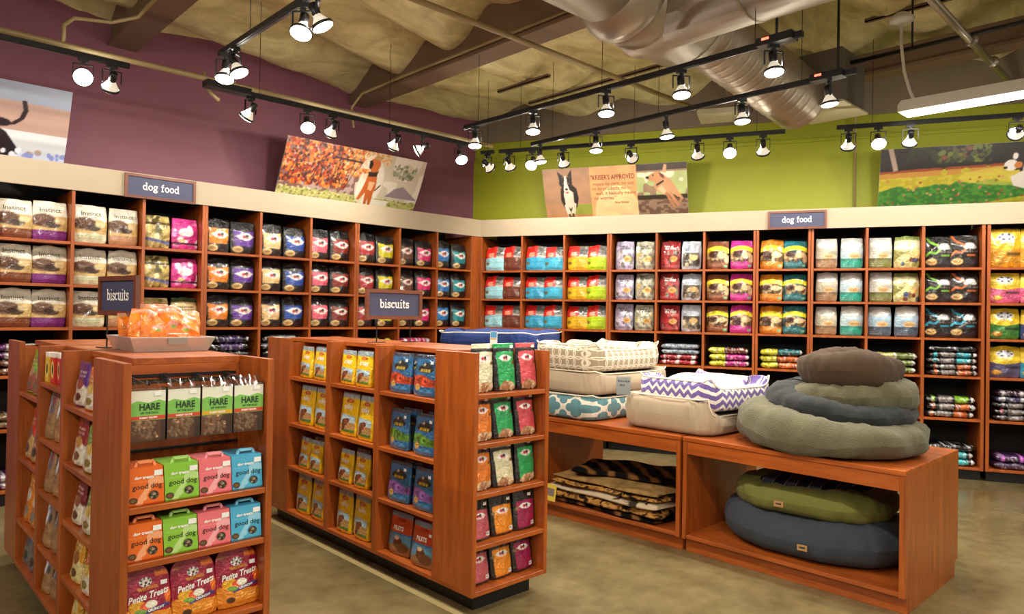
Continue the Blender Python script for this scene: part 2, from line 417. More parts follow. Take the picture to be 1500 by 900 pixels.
# slab letters made of strokes (unit: x-height 1, ascender 1.45)
def arc(cx, cy, rx, ry, a0, a1, n=12): return [(cx+rx*cos(radians(a0+(a1-a0)*i/n)), cy+ry*sin(radians(a0+(a1-a0)*i/n))) for i in range(n+1)]
SL = {
 'b': (0.95, [[(0.22,0),(0.22,1.45)], [(0.02,1.38),(0.22,1.38)], arc(0.5,0.5,0.3,0.42,150,-150)]),
 'd': (0.98, [[(0.72,0.05),(0.72,1.45)], [(0.52,1.38),(0.72,1.38)], [(0.72,0.07),(0.92,0.07)], arc(0.43,0.5,0.3,0.42,30,330)]),
 'i': (0.52, [[(0.26,0.07),(0.26,0.93)], [(0.04,0.93),(0.26,0.93)], [(0.02,0.07),(0.5,0.07)], [(0.26,1.3),(0.26,1.46)]]),
 's': (0.74, [arc(0.37,0.7,0.22,0.22,20,200)+arc(0.37,0.28,0.24,0.22,80,-160), [(0.6,0.7),(0.6,0.95)], [(0.13,0.05),(0.13,0.3)]]),
 'c': (0.80, [arc(0.45,0.5,0.32,0.42,45,315), [(0.68,0.7),(0.68,0.95)]]),
 'u': (1.0, [[(0.22,0.93),(0.22,0.4)]+arc(0.47,0.36,0.25,0.28,180,360)+[(0.72,0.93)], [(0.02,0.93),(0.22,0.93)], [(0.52,0.93),(0.72,0.93)], [(0.72,0.4),(0.72,0.07)], [(0.72,0.07),(0.94,0.07)]]),
 't': (0.66, [[(0.28,1.3),(0.28,0.3)]+arc(0.45,0.3,0.17,0.22,180,300), [(0.04,0.93),(0.58,0.93)]]),
 'o': (0.9, [arc(0.45,0.5,0.32,0.42,0,360,20)]),
 'g': (0.95, [arc(0.42,0.62,0.26,0.3,0,360,18), arc(0.42,-0.1,0.32,0.2,0,360,18), [(0.28,0.3),(0.2,0.14),(0.42,0.1)], [(0.6,0.85),(0.88,0.93)]]),
 'f': (0.66, [[(0.26,0.07),(0.26,1.1)]+arc(0.44,1.12,0.18,0.24,180,60), [(0.04,0.93),(0.56,0.93)], [(0.06,0.07),(0.5,0.07)]]),
 ' ': (0.5, [])}
def slab_mesh(name, s, xh, mat, wd=0.17, xs=1.0):
    mb = MB(); W = sum(SL[c][0] for c in s)*xs; x = -W/2
    for c in s:
        adv, st = SL[c]
        for pl in st:
            P = [((px*xs+x)*xh, (pz-0.6)*xh) for px, pz in pl]; n = len(P); b = len(mb.v); hw = wd*xh/2
            for i in range(n):
                p0 = P[max(i-1, 0)]; p1 = P[min(i+1, n-1)]; dx, dz = p1[0]-p0[0], p1[1]-p0[1]; L = math.hypot(dx, dz) or 1
                nx, nz = -dz/L*hw, dx/L*hw; ex = (dx/L*hw*0.6, dz/L*hw*0.6) if n == 2 and False else (0, 0)
                mb.v += [(P[i][0]+nx, 0, P[i][1]+nz), (P[i][0]-nx, 0, P[i][1]-nz)]
            for i in range(n-1): mb.f.append((b+2*i, b+2*i+1, b+2*i+3, b+2*i+2))
        x += adv*xs
    return mb.mesh(name, mat)

# ================================================================== THE SETTING
fl = MB().box(-6, -6, -0.1, 13, 9, 0.0)
struct('floor', fl, FLOOR)
# pale filled saw joint running along the middle gondola
jt = MB().box(2.405, -3.0, 0.0005, 2.445, 5.85, 0.0015); jj = struct('trim_1', jt, JOINT)
# purple wall behind the left shelving: bottom hidden, top runs up into the roof
struct('wall_left', MB().box(-6, CY+DEP, 0, 6.35, CY+DEP+0.15, 5.4), PURP)
def rbox(s0, o0, z0, s1, o1, z1):
    m = Matrix.Translation(Vector((CX, CY, 0))) @ Matrix.Rotation(PHI, 4, 'Z')
    return MB().box(s0, o0, z0, s1, o1, z1, m)
struct('wall_right', rbox(-0.378, DEP, 0, 9.5, DEP+0.15, 3.69), GREEN)
struct('wall_right_upper', rbox(-0.40, DEP+0.05, 3.69, 9.5, DEP+0.15, 3.94), GREEN)
struct('trim_2', rbox(-0.30, DEP-0.02, 3.66, 9.5, DEP+0.10, 3.70), GREEN)
struct('wall_right_top', rbox(-0.40, DEP+0.03, 3.94, 9.5, DEP+0.15, 5.4), TAUPE)

def dbl(name, x0, x1, y0, y1, step, zf, mat, kind='structure'):
    xs = np.arange(x0, x1+1e-6, step); ys = np.arange(y0, y1+1e-6, step); V = []
    for y in ys:
        for x in xs: V.append((x, y, zf(x, y)))
    me = bpy.data.meshes.new(name); me.from_pydata(V, [], [tuple(reversed(f)) for f in grid_faces(len(xs), len(ys))]); me.materials.append(mat)
    me.polygons.foreach_set('use_smooth', [True]*len(me.polygons)); me.update()
    o = obj(name, me); o['kind'] = kind; return o
def roof(x, y):
    z = 4.42 + 0.2*min(1, max(0, (5.6-y)/1.6))
    # blankets slung between purlins: sagging rolls across, creases along
    p = (y+0.35*sin(x*0.9))/0.95; s_ = abs(sin(p*pi)); z -= 0.20*s_**1.4
    z -= 0.10*mnoise.noise(Vector((x*0.7, y*1.2, 1.3)))+0.03*mnoise.noise(Vector((x*1.6, y*4.0, 4.3)))
    z -= 0.022*abs(mnoise.noise(Vector((x*6.3+y*2, y*5.1-x*3, 9.3))))
    if x < 0: z += 0
    return z
dbl('ceiling', -6, 12.9, -6, 8.9, 0.07, roof, INSUL)

# ================================================================== SHELVING ALONG THE WALLS
SH = [2.135, 1.777, 1.415, 1.03, 0.60, 0.115]           # shelf centre heights; the last is the bottom board
TT = 0.024
def wall_unit(label, loc, rz, xs, thick, group):
    """xs: positions of uprights (outer ones included) in local x; thick: their thickness"""
    t = thing('shelving_unit', label, 'shelves', loc, rz, None)
    for x, th in zip(xs, thick):
        bx('upright_panel', t, WOODV, x-th/2, 0.0, 0.10, x+th/2, DEP-0.01, 2.578)
    for a, b, ta, tb in zip(xs[:-1], xs[1:], thick[:-1], thick[1:]):
        for z in SH: bx('shelf', t, WOODX, a+ta/2, 0.003, z-TT/2, b-tb/2, DEP-0.03, z+TT/2)
    bx('back_panel', t, BACK, xs[0]-thick[0]/2, DEP-0.03, 0.10, xs[-1]+thick[-1]/2, DEP-0.01, 2.79)
    bx('top_panel', t, BACK, xs[0]-thick[0]/2, 0.022, 2.765, xs[-1]+thick[-1]/2, DEP-0.031, 2.788)  # lid coloured near-black too, for the shade above the top bags
    bx('toe_kick', t, BLACK, xs[0], 0.05, 0.0, xs[-1], 0.09, 0.10)
    return t
LU = [(-0.30, 'cherry shelving unit leaving the left edge of the purple wall', [-0.80, -0.25, 0.30, 0.853], [.03,.026,.026,.03]),
      (0, 'cherry shelving unit of cream and gold bags under the left dog food sign', [0.853+0.03, 1.428, 1.976, 2.51-0.013], [.03,.026,.026,.026]),
      (0, 'cherry shelving unit of black bags with orange, blue and pink panels', [2.524, 3.056, 3.60, 4.137], [.026,.026,.026,.026]),
      (0, 'cherry shelving unit of black bags next to the corner on the purple wall', [4.167, 4.72, 5.265, 5.815], [.028,.026,.026,.028])]
for _, lb, xs, th in LU[1:]: wall_unit(lb, (0, CY, 0), 0, xs, th, None)
RU = [('cherry shelving unit of red-topped bags in the corner of the green wall', [0.014, 0.565, 1.115, 1.66], [.028,.026,.026,.026]),
      ('cherry shelving unit of silver, red and yellow-banded bags, green wall', [1.69, 2.237, 2.775, 3.32], [.028,.026,.026,.026]),
      ('narrow single-bay cherry shelving unit under the right dog food sign', [3.352, 3.884], [.026,.026]),
      ('cherry shelving unit of pale and black bags right of the dog food sign', [3.914, 4.447, 4.97, 5.50], [.026,.026,.03,.03]),
      ('cherry shelving unit of large yellow-topped bags at the right edge', [5.546, 6.12, 6.67], [.03,.026,.026])]
for lb, xs, th in RU: wall_unit(lb, (CX, CY, 0), PHI, xs, th, None)
# corner filler
cf = thing('corner_filler_panel', 'plain cherry filler panel closing the corner between both shelving runs', 'panel', (0, CY, 0))
bx('panel', cf, WOODV, 5.832, 0.0, 0.10, 5.948, 0.02, 2.578); bx('toe_kick', cf, BLACK, 5.832, 0.05, 0, 5.93, 0.07, 0.10)
# beige fascia above the shelving, one long board per wall
fa = obj('shelving_fascia', MB().box(-1.2, CY-0.012, 2.579, CX-0.006, CY+0.02, 2.793), None, CORN)
tag(fa, 'long beige fascia board above the shelves on the purple wall', 'fascia')
fb = obj('shelving_fascia', rbox(0.0, -0.012, 2.579, 7.4, 0.02, 2.793), None, CORN)
tag(fb, 'long beige fascia board above the shelves on the green wall', 'fascia')

# ------------------------------------------------------------------ bag designs
R = random.Random(4)
def d_cream(band, b2):
    def f(sd):
        c = Cv(26, 34, (214, 208, 190), sd).vary(.12)
        c.rect(0, .18, 1, .62, (196, 164, 104)); c.ell(.3, .5, .34, .16, (92, 56, 34)); c.ell(.55, .42, .22, .1, (60, 36, 24)); c.ell(.75, .5, .16, .08, (214, 190, 140))
        c.rect(0, 0, 1, .27, band); c.lines(.12, .9, [.2, .14], .025, b2, .7); c.rect(0, 0, 1, .05, band)
        return c.vary(.1, 9, 12)
    return f
def d_gold(sd):
    c = Cv(26, 34, (196, 178, 110), sd); c.blobs(0, 0, 1, 1, 26, .1, [(228, 214, 160), (120, 100, 48), (168, 148, 80), (90, 84, 50)])
    c.rect(0, .7, 1, .78, (70, 62, 34)); c.poly([(0, .25), (1, .12), (1, .2), (0, .34)], (88, 92, 150)); return c.vary(.2)
def d_gold2(sd):
    c = Cv(26, 34, (206, 184, 120), sd); c.rect(0, .5, 1, .8, (60, 58, 30)); c.rect(0, .25, 1, .5, (230, 220, 180)); c.blobs(0, 0, 1, 1, 14, .07, [(240, 230, 190), (140, 120, 60)]); return c.vary(.2)
def d_honest(sd):
    c = Cv(26, 34, (212, 184, 128), sd); c.rect(0, .85, 1, 1, (60, 76, 50)); c.lines(.15, .85, [.68, .6], .04, (70, 56, 40)); c.ell(.5, .3, .36, .16, (190, 150, 90)); return c.vary(.12)
def d_pink(sd):
    c = Cv(26, 34, (214, 60, 140), sd); c.blobs(0, .1, 1, .85, 16, .1, [(238, 130, 190), (250, 220, 235), (180, 30, 110)]); c.ell(.5, .55, .28, .13, (248, 220, 226))
    c.rect(0, .18, 1, .23, (40, 14, 30)); c.ell(.35, .3, .12, .06, (210, 180, 120)); return c.vary(.15)
def d_fruit(col):
    def f(sd):
        c = Cv(28, 36, (17, 16, 18), sd); rr = c.rng.uniform(-.03, .03)
        c.poly([(.14, .26), (.88, .26+rr), (.90, .72), (.5, .69+rr), (.11, .73)], col)
        c.ell(.56, .53, .27, .11, (226, 218, 212)); c.poly([(.16, .55), (.32, .59), (.32, .48)], (226, 218, 212)); c.poly([(.9, .55), (.78, .58), (.78, .48)], (226, 218, 212))
        c.ell(.50, .53, .075, .045, (176, 44, 56)); c.ell(.61, .555, .07, .045, (40, 60, 62)); c.ell(.62, .50, .05, .03, (196, 90, 84))
        c.lines(.16, .86, [.35, .30], .022, tuple(x*.75 for x in col), .6)
        c.ell(.28, .15, .20, .10, (206, 176, 118)); c.ell(.28, .15, .13, .03, (150, 116, 68)); c.lines(.5, .92, [.2, .13], .02, (70, 66, 60), .6)
        for _ in range(5):
            x = c.rng.rand(); y = .84+.14*c.rng.rand(); c.line(x, y, x+c.rng.uniform(-.16, .16), y+c.rng.uniform(-.06, .06), .014, (120, 122, 128), .7)
        return c.vary(.12, 9, 9)
    return f
def d_red(col):
    def f(sd):
        c = Cv(26, 34, (92, 90, 86), sd); c.rect(.55, .5, 1, 1, (96, 94, 90)); c.blobs(.6, .65, 1, 1, 8, .05, [(60, 58, 56), (150, 146, 140)]); c.rect(0, .5, 1, .62, (206, 196, 180), .75)
        c.rect(0, .5, .56, 1, (204, 30, 24)); c.ell(.32, .62, .17, .06, (236, 150, 120)); c.line(.2, .7, .42, .72, .02, (250, 200, 170))
        c.m(c.v < .5+.06*np.sin(c.u*3.1), col); c.ell(.14, .3, .09, .06, (120, 96, 50)); c.lines(.3, .9, [.42], .03, tuple(min(255, x*1.15+20) for x in col), .7)
        c.lines(.25, .85, [.12], .03, tuple(x*.55 for x in col), .7); return c.vary(.08)
    return f
def d_wild(col, c2, dk=(60, 60, 64)):
    def f(sd):
        c = Cv(26, 36, col, sd); c.blobs(.05, .2, .95, .62, 18, .09, [c2, tuple(x*.6 for x in col), tuple(min(255, x*1.2) for x in col), (120, 116, 104)])
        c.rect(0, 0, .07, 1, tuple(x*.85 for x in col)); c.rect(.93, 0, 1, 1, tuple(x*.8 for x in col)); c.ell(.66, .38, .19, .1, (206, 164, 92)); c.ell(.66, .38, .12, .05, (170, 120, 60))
        c.lines(.1, .9, [.14, .09], .025, dk, .7); return c.vary(.2, 8, 8)
    return f
def d_blue_gray(sd):
    c = Cv(26, 36, (176, 184, 196), sd); c.rect(.1, .12, .9, .58, (86, 78, 66)); c.blobs(.12, .15, .88, .5, 12, .08, [(206, 190, 160), (60, 56, 50), (150, 130, 100)])
    c.ell(.62, .42, .2, .1, (216, 180, 120)); c.lines(.2, .85, [.72, .66], .03, (110, 120, 140)); return c.vary(.15)
def d_band(col, dark, food=(170, 140, 96)):
    def f(sd):
        c = Cv(26, 36, col, sd); c.rect(0, .28, 1, .62, dark); c.blobs(.05, .32, .95, .6, 14, .1, [food, (214, 190, 150), (110, 84, 52)])
        c.ell(.32, .5, .2, .1, (70, 40, 26)); c.ell(.7, .48, .22, .09, (222, 196, 150)); b = .74-.22*(c.u-.5)**2*2
        c.m((c.v > b-.08) & (c.v < b+.07), (246, 232, 40)); c.lines(.1, .8, [.2, .14], .03, (246, 240, 230), .55); c.ell(.85, .12, .08, .05, (120, 190, 150)); return c.vary(.12)
    return f
def d_pale(col, band, top=(206, 204, 198)):
    def f(sd):
        c = Cv(26, 36, tuple(x*.86 for x in col), sd); c.rect(0, .82, 1, 1, tuple(x*.8 for x in top)); c.ell(.5, .78, .42, .12, (206, 204, 198)); c.lines(.25, .75, [.66], .04, (150, 146, 140), .6)
        c.rect(0, .22, 1, .34, tuple(x*.8 for x in band)); c.ell(.6, .42, .26, .09, (212, 178, 128)); c.ell(.6, .4, .18, .05, (180, 140, 90))
        c.rect(0, 0, 1, .26, band); c.lines(.1, .6, [.16, .1], .025, (235, 232, 225), .6); c.rect(0, 0, .05, 1, (150, 150, 150), .5); c.rect(.95, 0, 1, 1, (150, 150, 150), .5); return c.vary(.1)
    return f
def d_green_gold(sd):
    c = Cv(26, 36, (196, 190, 130), sd); c.poly([(0, .6), (.5, .75), (1, .6), (1, 1), (0, 1)], (208, 204, 160)); c.rect(0, .88, 1, 1, (120, 130, 70)); c.ell(.75, .42, .22, .12, (214, 186, 120))
    c.blobs(.3, .1, 1, .3, 8, .08, [(110, 60, 50), (60, 80, 110), (150, 140, 70)]); c.poly([(0, .2), (.4, .5), (0, .6)], (140, 134, 70)); return c.vary(.15)
def d_swirl(col):
    def f(sd):
        c = Cv(28, 36, (24, 18, 16), sd); P = [(.08, .98), (.2, .82), (.45, .7), (.55, .58), (.4, .46), (.2, .5), (.1, .4)]
        for a, b in zip(P, P[1:]): c.line(a[0], a[1], b[0], b[1], .035, col)
        c.rect(0, .3, .04, 1, col, .6)
        c.ell(.68, .68, .17, .09, (206, 206, 200)); c.ell(.56, .62, .09, .05, (190, 190, 186)); c.ell(.8, .62, .1, .05, (190, 190, 186)); c.line(.68, .66, .68, .55, .02, (200, 200, 196)); c.lines(.45, .92, [.5], .03, (210, 206, 200))
        c.rect(.58, .36, .88, .42, col, .9); c.ell(.26, .2, .19, .1, (202, 168, 110)); c.ell(.26, .2, .12, .04, (150, 116, 64)); c.rect(.6, .12, .9, .24, (44, 40, 60), .8); return c.vary(.15, 8, 8)
    return f
def d_well(top, col, badge=(160, 120, 50)):
    def f(sd):
        c = Cv(30, 38, top, sd); c.ell(.5, .76, .27, .11, (222, 222, 226))
        for k in range(6): c.ell(.5+.2*cos(k*1.05), .77+.07*sin(k*1.05), .045, .025, (30, 30, 60))
        c.lines(.3, .72, [.63], .045, (246, 240, 220)); c.m(c.v < .52-.08*np.sin(c.u*pi), col); c.ell(.26, .18, .16, .09, badge); c.ell(.26, .18, .12, .06, tuple(min(255, x*1.4) for x in badge))
        c.rect(.5, .3, .95, .38, tuple(x*.5 for x in col)); c.lines(.45, .9, [.22, .16], .02, tuple(x*.6 for x in col)); return c.vary(.15)
    return f
BAGC = {}
def bag(key, cvf, w, h, t, kind='pillow', seed=0, side=None, mat=None, wr=0.006):
    k = (key, seed, kind, w, h)
    if k not in BAGC: BAGC[k] = bag_mesh('bag', cvf(seed+7), w, h, t, kind, seed, side, mat, wr)
    return BAGC[k]
ROWN = ['top', 'second', 'third', 'fourth']
ORDN = ['first', 'second', 'third', 'fourth', 'fifth', 'sixth', 'seventh', 'eighth', 'ninth', 'tenth', 'eleventh']
rows_z = [SH[0]+TT/2, SH[1]+TT/2, SH[2]+TT/2]
GL = 'kibble bags on the purple wall shelves'; GR = 'kibble bags on the green wall shelves'
def place_pair(frame, x0, x1, row, designs, side_word, place, group):
    """two bags next to each other in one bay; designs: (key, painter, look, w, h, side colour, text)"""
    loc0, rz = frame; wbay = x1-x0; mid = (x0+x1)/2
    Mx = Matrix.Translation(loc0) @ Matrix.Rotation(rz, 4, 'Z')
    for k, d in enumerate(designs):
        if d is None: continue
        key, pf, look, w_, h_, sidec, txt, mat = d
        h_ = min(h_, .318) if row not in (0,) else h_*1.06
        sd = R.randrange(3); me, surf = bag(key, pf, w_, h_, 0.13, 'pillow', sd, sidec, mat, 0.013 if mat is SHINY else 0.009)
        x = mid+(-1 if k == 0 else 1)*(w_/2+0.012+R.uniform(-.004, .008)); x = min(max(x, x0+w_/2+0.012), x1-w_/2-0.012)
        p = Mx @ Vector((x, 0.115+R.uniform(0, .03), row if not isinstance(row, int) else rows_z[row]))
        o = obj('kibble_bag', me); o.location = p + Vector((0,0,0.0015)); o.rotation_euler = (0, 0, rz+R.uniform(-.05, .05))
        o.scale = (1, 1, R.uniform(.96, 1.01))
        rw = ROWN[row] if isinstance(row, int) else 'fourth'
        tag(o, f'{look}, {"left" if k == 0 else "right"} bag, {rw} shelf, {place}', 'bag', group)
        if txt:
            for (s, tx, tz, sz, im, bo) in txt:
                kk = ('t', key, sd, s)
                if kk not in BAGC: BAGC[kk] = text_part('lettering', None, s, tx*w_, tz*h_, sz, im, surf, bold=bo)
                obj('lettering', BAGC[kk], o)
INST = [('Instinct', 0, .77, .052, INKG, .0008)]
TOTW = [('Taste of', -.08, .82, .032, INK, .0008), ('the Wild', .04, .74, .036, INK, .0008)]
TOTWW = [('Taste of', -.08, .82, .032, INKW, .0008), ('the Wild', .04, .74, .036, INKW, .0008)]
cb = (.245, .312)
def D(key, pf, look, w=.235, h=.29, side=(30,30,30), txt=None, mat=None): return (key, pf, look, w, h, side, txt, mat)
L_DES = [
 [D('ci1', d_cream((112, 58, 34), (180, 130, 90)), 'cream kibble bag, brown base', *cb, (196, 188, 170), INST), D('ci2', d_cream((110, 34, 112), (176, 110, 176)), 'cream kibble bag, purple base', *cb, (196, 188, 170), INST)],
 [D('ci3', d_cream((206, 200, 170), (96, 150, 60)), 'cream kibble bag, pale green label', *cb, (196, 188, 170), INST), D('ci4', d_cream((170, 124, 88), (210, 170, 130)), 'cream kibble bag, tan base', .225, .31, (196, 188, 170), INST)],
 [D('gold', d_gold, 'crinkled gold foil bag', .22, .29, (150, 136, 84), None, SHINY), D('pink', d_pink, 'shiny hot pink bag', .225, .29, (160, 40, 100), None, SHINY)],
 [D('fo', d_fruit((226, 128, 32)), 'black bag with orange panel', .23, .32), D('fp', d_fruit((98, 58, 150)), 'black bag with purple panel', .24, .31)],
 [D('fc', d_fruit((222, 186, 128)), 'black bag with cream panel', .23, .32), D('fb', d_fruit((40, 74, 158)), 'black bag with blue panel', .24, .31)],
 [D('fk', d_fruit((222, 96, 116)), 'black bag with pink panel', .23, .32), D('fm', d_fruit((128, 44, 36)), 'black bag with maroon panel', .24, .31)],
 [D('fr', d_fruit((168, 46, 50)), 'black bag with dark red panel', .235, .32), D('fy', d_fruit((204, 192, 28)), 'black bag with yellow panel', .24, .31)],
 [D('fn', d_fruit((112, 74, 58)), 'black bag with brown panel', .23, .32), D('fg', d_fruit((214, 40, 112)), 'black bag with magenta panel', .235, .31)],
 [D('fu', d_fruit((34, 116, 186)), 'black bag with sky blue panel', .23, .32), D('ft', d_fruit((22, 130, 140)), 'black bag with teal panel', .235, .31)]]
LX = [(.898, 1.415), (1.441, 1.963), (1.989, 2.484), (2.537, 3.043), (3.069, 3.587), (3.613, 4.124), (4.181, 4.707), (4.733, 5.252), (5.278, 5.80)]
LF = (Vector((0, CY, 0)), 0)
for i, (a, b) in enumerate(LX):
    for r in range(3):
        ds = L_DES[i]
        if i == 2 and r == 2: ds = [D('gold2', d_gold2, 'dull gold foil bag', .225, .27, (100, 90, 50), None, SHINY), D('hon', d_honest, 'tan bag with green top', .225, .27, (150, 130, 90))]
        place_pair(LF, a, b, r, ds, '', f'{ORDN[8-i]} bay left of corner', GL)
W_ = (.225, .30)
rd = lambda c, n: D('rd'+n, d_red(c), f'red-topped bag with {n} base', .255, .29, tuple(x*.7 for x in c))
swl = lambda c, n: D('sw'+n, d_swirl(c), f'black bag with {n} swirl', .25, .315, (20, 16, 14), None, SHINY)
R_DES = [
 [rd((150, 208, 222), 'pale blue'), rd((112, 56, 42), 'brown')],
 [rd((52, 160, 200), 'sky blue'), rd((60, 170, 206), 'bright blue')],
 [rd((214, 168, 30), 'amber'), rd((172, 200, 30), 'lime')],
 [D('wl', d_wild((168, 160, 184), (206, 206, 214)), 'silver-lavender bag with dark lettering', .215, .325, (150, 144, 168), TOTW, SHINY), D('wg', d_wild((168, 166, 146), (200, 176, 120)), 'silver-green bag', .22, .325, (150, 150, 130), TOTW, SHINY)],
 [D('wr', d_wild((146, 36, 40), (170, 60, 60), (230, 220, 210)), 'dark red bag with white lettering', .22, .32, (120, 30, 34), TOTWW, SHINY), D('bg', d_blue_gray, 'blue-grey bag with kibble picture', .215, .32, (160, 168, 180), None, SHINY)],
 [D('yb', d_band((128, 72, 44), (70, 46, 30)), 'yellow-banded brown bag', .235, .31, (110, 60, 40), None, SHINY), D('ym', d_band((190, 40, 138), (60, 30, 50)), 'yellow-banded magenta bag', .235, .31, (150, 30, 110), None, SHINY)],
 [D('yo', d_band((206, 126, 28), (60, 44, 30)), 'yellow-banded orange bag', .235, .31, (170, 100, 30), None, SHINY), D('yt', d_band((20, 100, 110), (40, 60, 60)), 'yellow-banded teal bag', .235, .31, (16, 80, 90), None, SHINY)],
 [D('pt', d_pale((206, 196, 172), (146, 112, 78)), 'beige bag with brown base', .21, .32, (176, 166, 146)), D('pl', d_pale((196, 220, 226), (40, 150, 130)), 'pale blue bag with turquoise base', .215, .32, (170, 180, 184))],
 [D('pw', d_pale((222, 220, 206), (110, 112, 60)), 'white bag with olive base', .215, .32, (170, 170, 160)), D('gg', d_green_gold, 'olive and gold bag', .235, .32, (150, 146, 90), None, SHINY)],
 [swl((110, 170, 50), 'green'), swl((190, 96, 50), 'copper')],
 [D('w1', d_well((222, 176, 40), (206, 140, 24)), 'amber bag with white oval', .29, .38, (190, 130, 30), None, SHINY), D('w1', d_well((222, 176, 40), (206, 140, 24)), 'amber bag with white oval', .29, .38, (190, 130, 30), None, SHINY)]]
RX = [(.028, .552), (.578, 1.102), (1.128, 1.647), (1.704, 2.224), (2.25, 2.762), (2.788, 3.307), (3.365, 3.871), (3.927, 4.434), (4.46, 4.955), (4.985, 5.485), (5.56, 6.107)]
RF = (Vector((CX, CY, 0)), PHI)
for i, (a, b) in enumerate(RX):
    for r in range(3):
        ds = R_DES[i]
        if i == 8 and r == 2:
            q = D('pb', d_pale((176, 206, 226), (70, 84, 100)), 'light blue bag with slate base', .215, .32, (160, 170, 180)); ds = [q, q]
        if i == 9 and r == 2: ds = [swl((40, 150, 180), 'cyan')]*2
        if i == 10:
            if r == 0: ds = R_DES[10]
            if r == 1: ds = [D('w2', d_well((222, 190, 50), (206, 90, 130)), 'yellow bag with pink base', .26, .313, (170, 80, 100), None, SHINY)]*2
            if r == 2: ds = [D('w3', d_well((226, 192, 40), (60, 128, 50)), 'yellow bag with green base', .26, .313, (50, 90, 40), None, SHINY), D('w4', d_well((226, 192, 40), (40, 60, 110)), 'yellow bag with navy base', .255, .313, (40, 60, 110), None, SHINY)]
            if r == 0: ds = [D('w1', d_well((222, 176, 40), (206, 140, 24)), 'amber bag with white oval', .265, .375, (190, 130, 30), None, SHINY)]*2
        place_pair(RF, a, b, r, ds, '', f'{ORDN[i]} bay right of corner', GR)
place_pair(RF, RX[10][0], RX[10][1], SH[3]+TT/2, [D('w5', d_well((226, 192, 40), (90, 84, 120)), 'yellow bag with violet-grey base', .265, .335, (80, 70, 100), None, SHINY), D('w6', d_well((226, 192, 40), (40, 140, 170)), 'yellow bag with blue base', .26, .335, (40, 110, 140), None, SHINY)], '', 'rightmost bay', GR)

# flat stacks on the lower shelves
FLC = {}
def flats(frame, bay, shelf, specs, place, group, w=.43, h=.058, x=None):
    loc0, rz = frame; a, b = bay; Mx = Matrix.Translation(loc0) @ Matrix.Rotation(rz, 4, 'Z'); z = SH[shelf]+TT/2+.001
    n = len(specs); w = min(w, (b-a)-.05)
    for k, (nm, cols) in enumerate(specs):
        key = (nm, round(w, 2), h, k % 2)
        if key not in FLC: FLC[key] = flat_mesh('flat_bag', cols, w, h, .36, len(FLC)*3+1)
        p = Mx @ Vector(((a+b)/2+R.uniform(-.015, .015), 0.20+R.uniform(0, .02), z))
        o = obj('stacked_kibble_bag', FLC[key]); o.location = p; o.rotation_euler = (0, 0, rz+R.uniform(-.03, .03)); z += h+.001
        pos = '' if n == 1 else (' lowest of stack,' if k == 0 else (' topmost of stack,' if k == n-1 else (f' {["","second","third","fourth"][k]} from bottom,')))
        tag(o, f'{nm} bag lying flat,{pos} {["","","","fourth","fifth","bottom"][shelf]} shelf, {place}', 'bag', group)
def nb(c, hi=(205, 200, 205)): return [(.1, c), (.08, hi), (.3, c), (.06, hi), (.3, c), (.1, hi), (.06, c)]  # pale bands are highlights painted into the bag colour
pu = ('purple', nb((92, 30, 96))); bw = ('brown', [(.55, (96, 56, 34)), (.2, (220, 214, 205)), (.25, (80, 46, 30))])
sp = ('spotted brown', [(.5, (120, 96, 70)), (.1, (40, 30, 26)), (.2, (226, 220, 210)), (.2, (60, 44, 34))])
cr = ('cream', [(.12, (150, 90, 60)), (.88, (196, 190, 178))]); blk = ('black', [(.4, (16, 15, 18)), (.2, (50, 46, 60)), (.4, (14, 14, 16))])
bp_ = ('black and violet', [(.3, (16, 14, 18)), (.5, (66, 44, 96)), (.2, (16, 14, 18))]); bwh = ('black and white', [(.2, (16, 16, 18)), (.6, (150, 152, 160)), (.2, (16, 16, 18))])
bk2 = ('black and pink', [(.3, (16, 14, 16)), (.15, (200, 110, 110)), (.25, (60, 50, 50)), (.15, (210, 130, 120)), (.15, (16, 14, 16))])
by2 = ('black and yellow', [(.3, (16, 16, 14)), (.3, (190, 186, 70)), (.2, (20, 20, 16)), (.2, (180, 176, 60))]); mg = ('magenta', nb((190, 40, 100))); tl = ('black and teal', [(.3, (14, 16, 18)), (.4, (40, 140, 140)), (.3, (14, 16, 18))])
GLF = 'flat bags low on the purple wall'; GRF = 'flat bags low on the green wall'
fl_l = {0: {3: [bw, ('dark brown', bw[1]), pu, ('purple and cream', [(.15, (92, 30, 96)), (.8, (190, 184, 176)), (.05, (92, 30, 96))])], 4: [sp, ('spotted cream', sp[1])], 5: [pu, ('violet', nb((110, 40, 120)))]},
        1: {3: [cr, ('cream and brown', cr[1]), ('cream and green', [(.2, (120, 150, 80)), (.8, (200, 194, 180))])], 4: [cr, ('buff', cr[1])], 5: [cr]},
        2: {3: [('gold', nb((170, 150, 80))), ('pink', nb((200, 60, 130)))], 4: [('gold', nb((170, 150, 80)))]},
        3: {3: [blk, ('glossy black', blk[1]), bp_, ('violet and black', bp_[1])], 4: [blk, bp_]}, 4: {3: [blk, ('black and blue', [(.4, (16, 16, 20)), (.4, (40, 70, 150)), (.2, (16, 16, 20))]), ('glossy black', blk[1]), bwh], 4: [blk]},
        5: {3: [blk, ('glossy black', blk[1]), bk2], 4: [blk]}, 6: {3: [blk, ('glossy black', blk[1]), by2], 4: [blk]}, 7: {3: [blk, ('glossy black', blk[1]), mg], 4: [blk]}, 8: {3: [blk, tl], 4: [blk]}}
for i, dd in fl_l.items():
    for s_, specs in dd.items(): flats(LF, LX[i], s_, specs, f'{ORDN[8-i]} bay left of corner', GLF, h=.062 if i in (0,) else (.085 if s_ == 3 and i in (5, 6, 7) else .075))
gy = ('grey', [(1, (120, 116, 100))]); bg2 = ('blue-grey', [(1, (138, 152, 166))]); rd2 = ('red', nb((150, 24, 40), (220, 190, 190)))
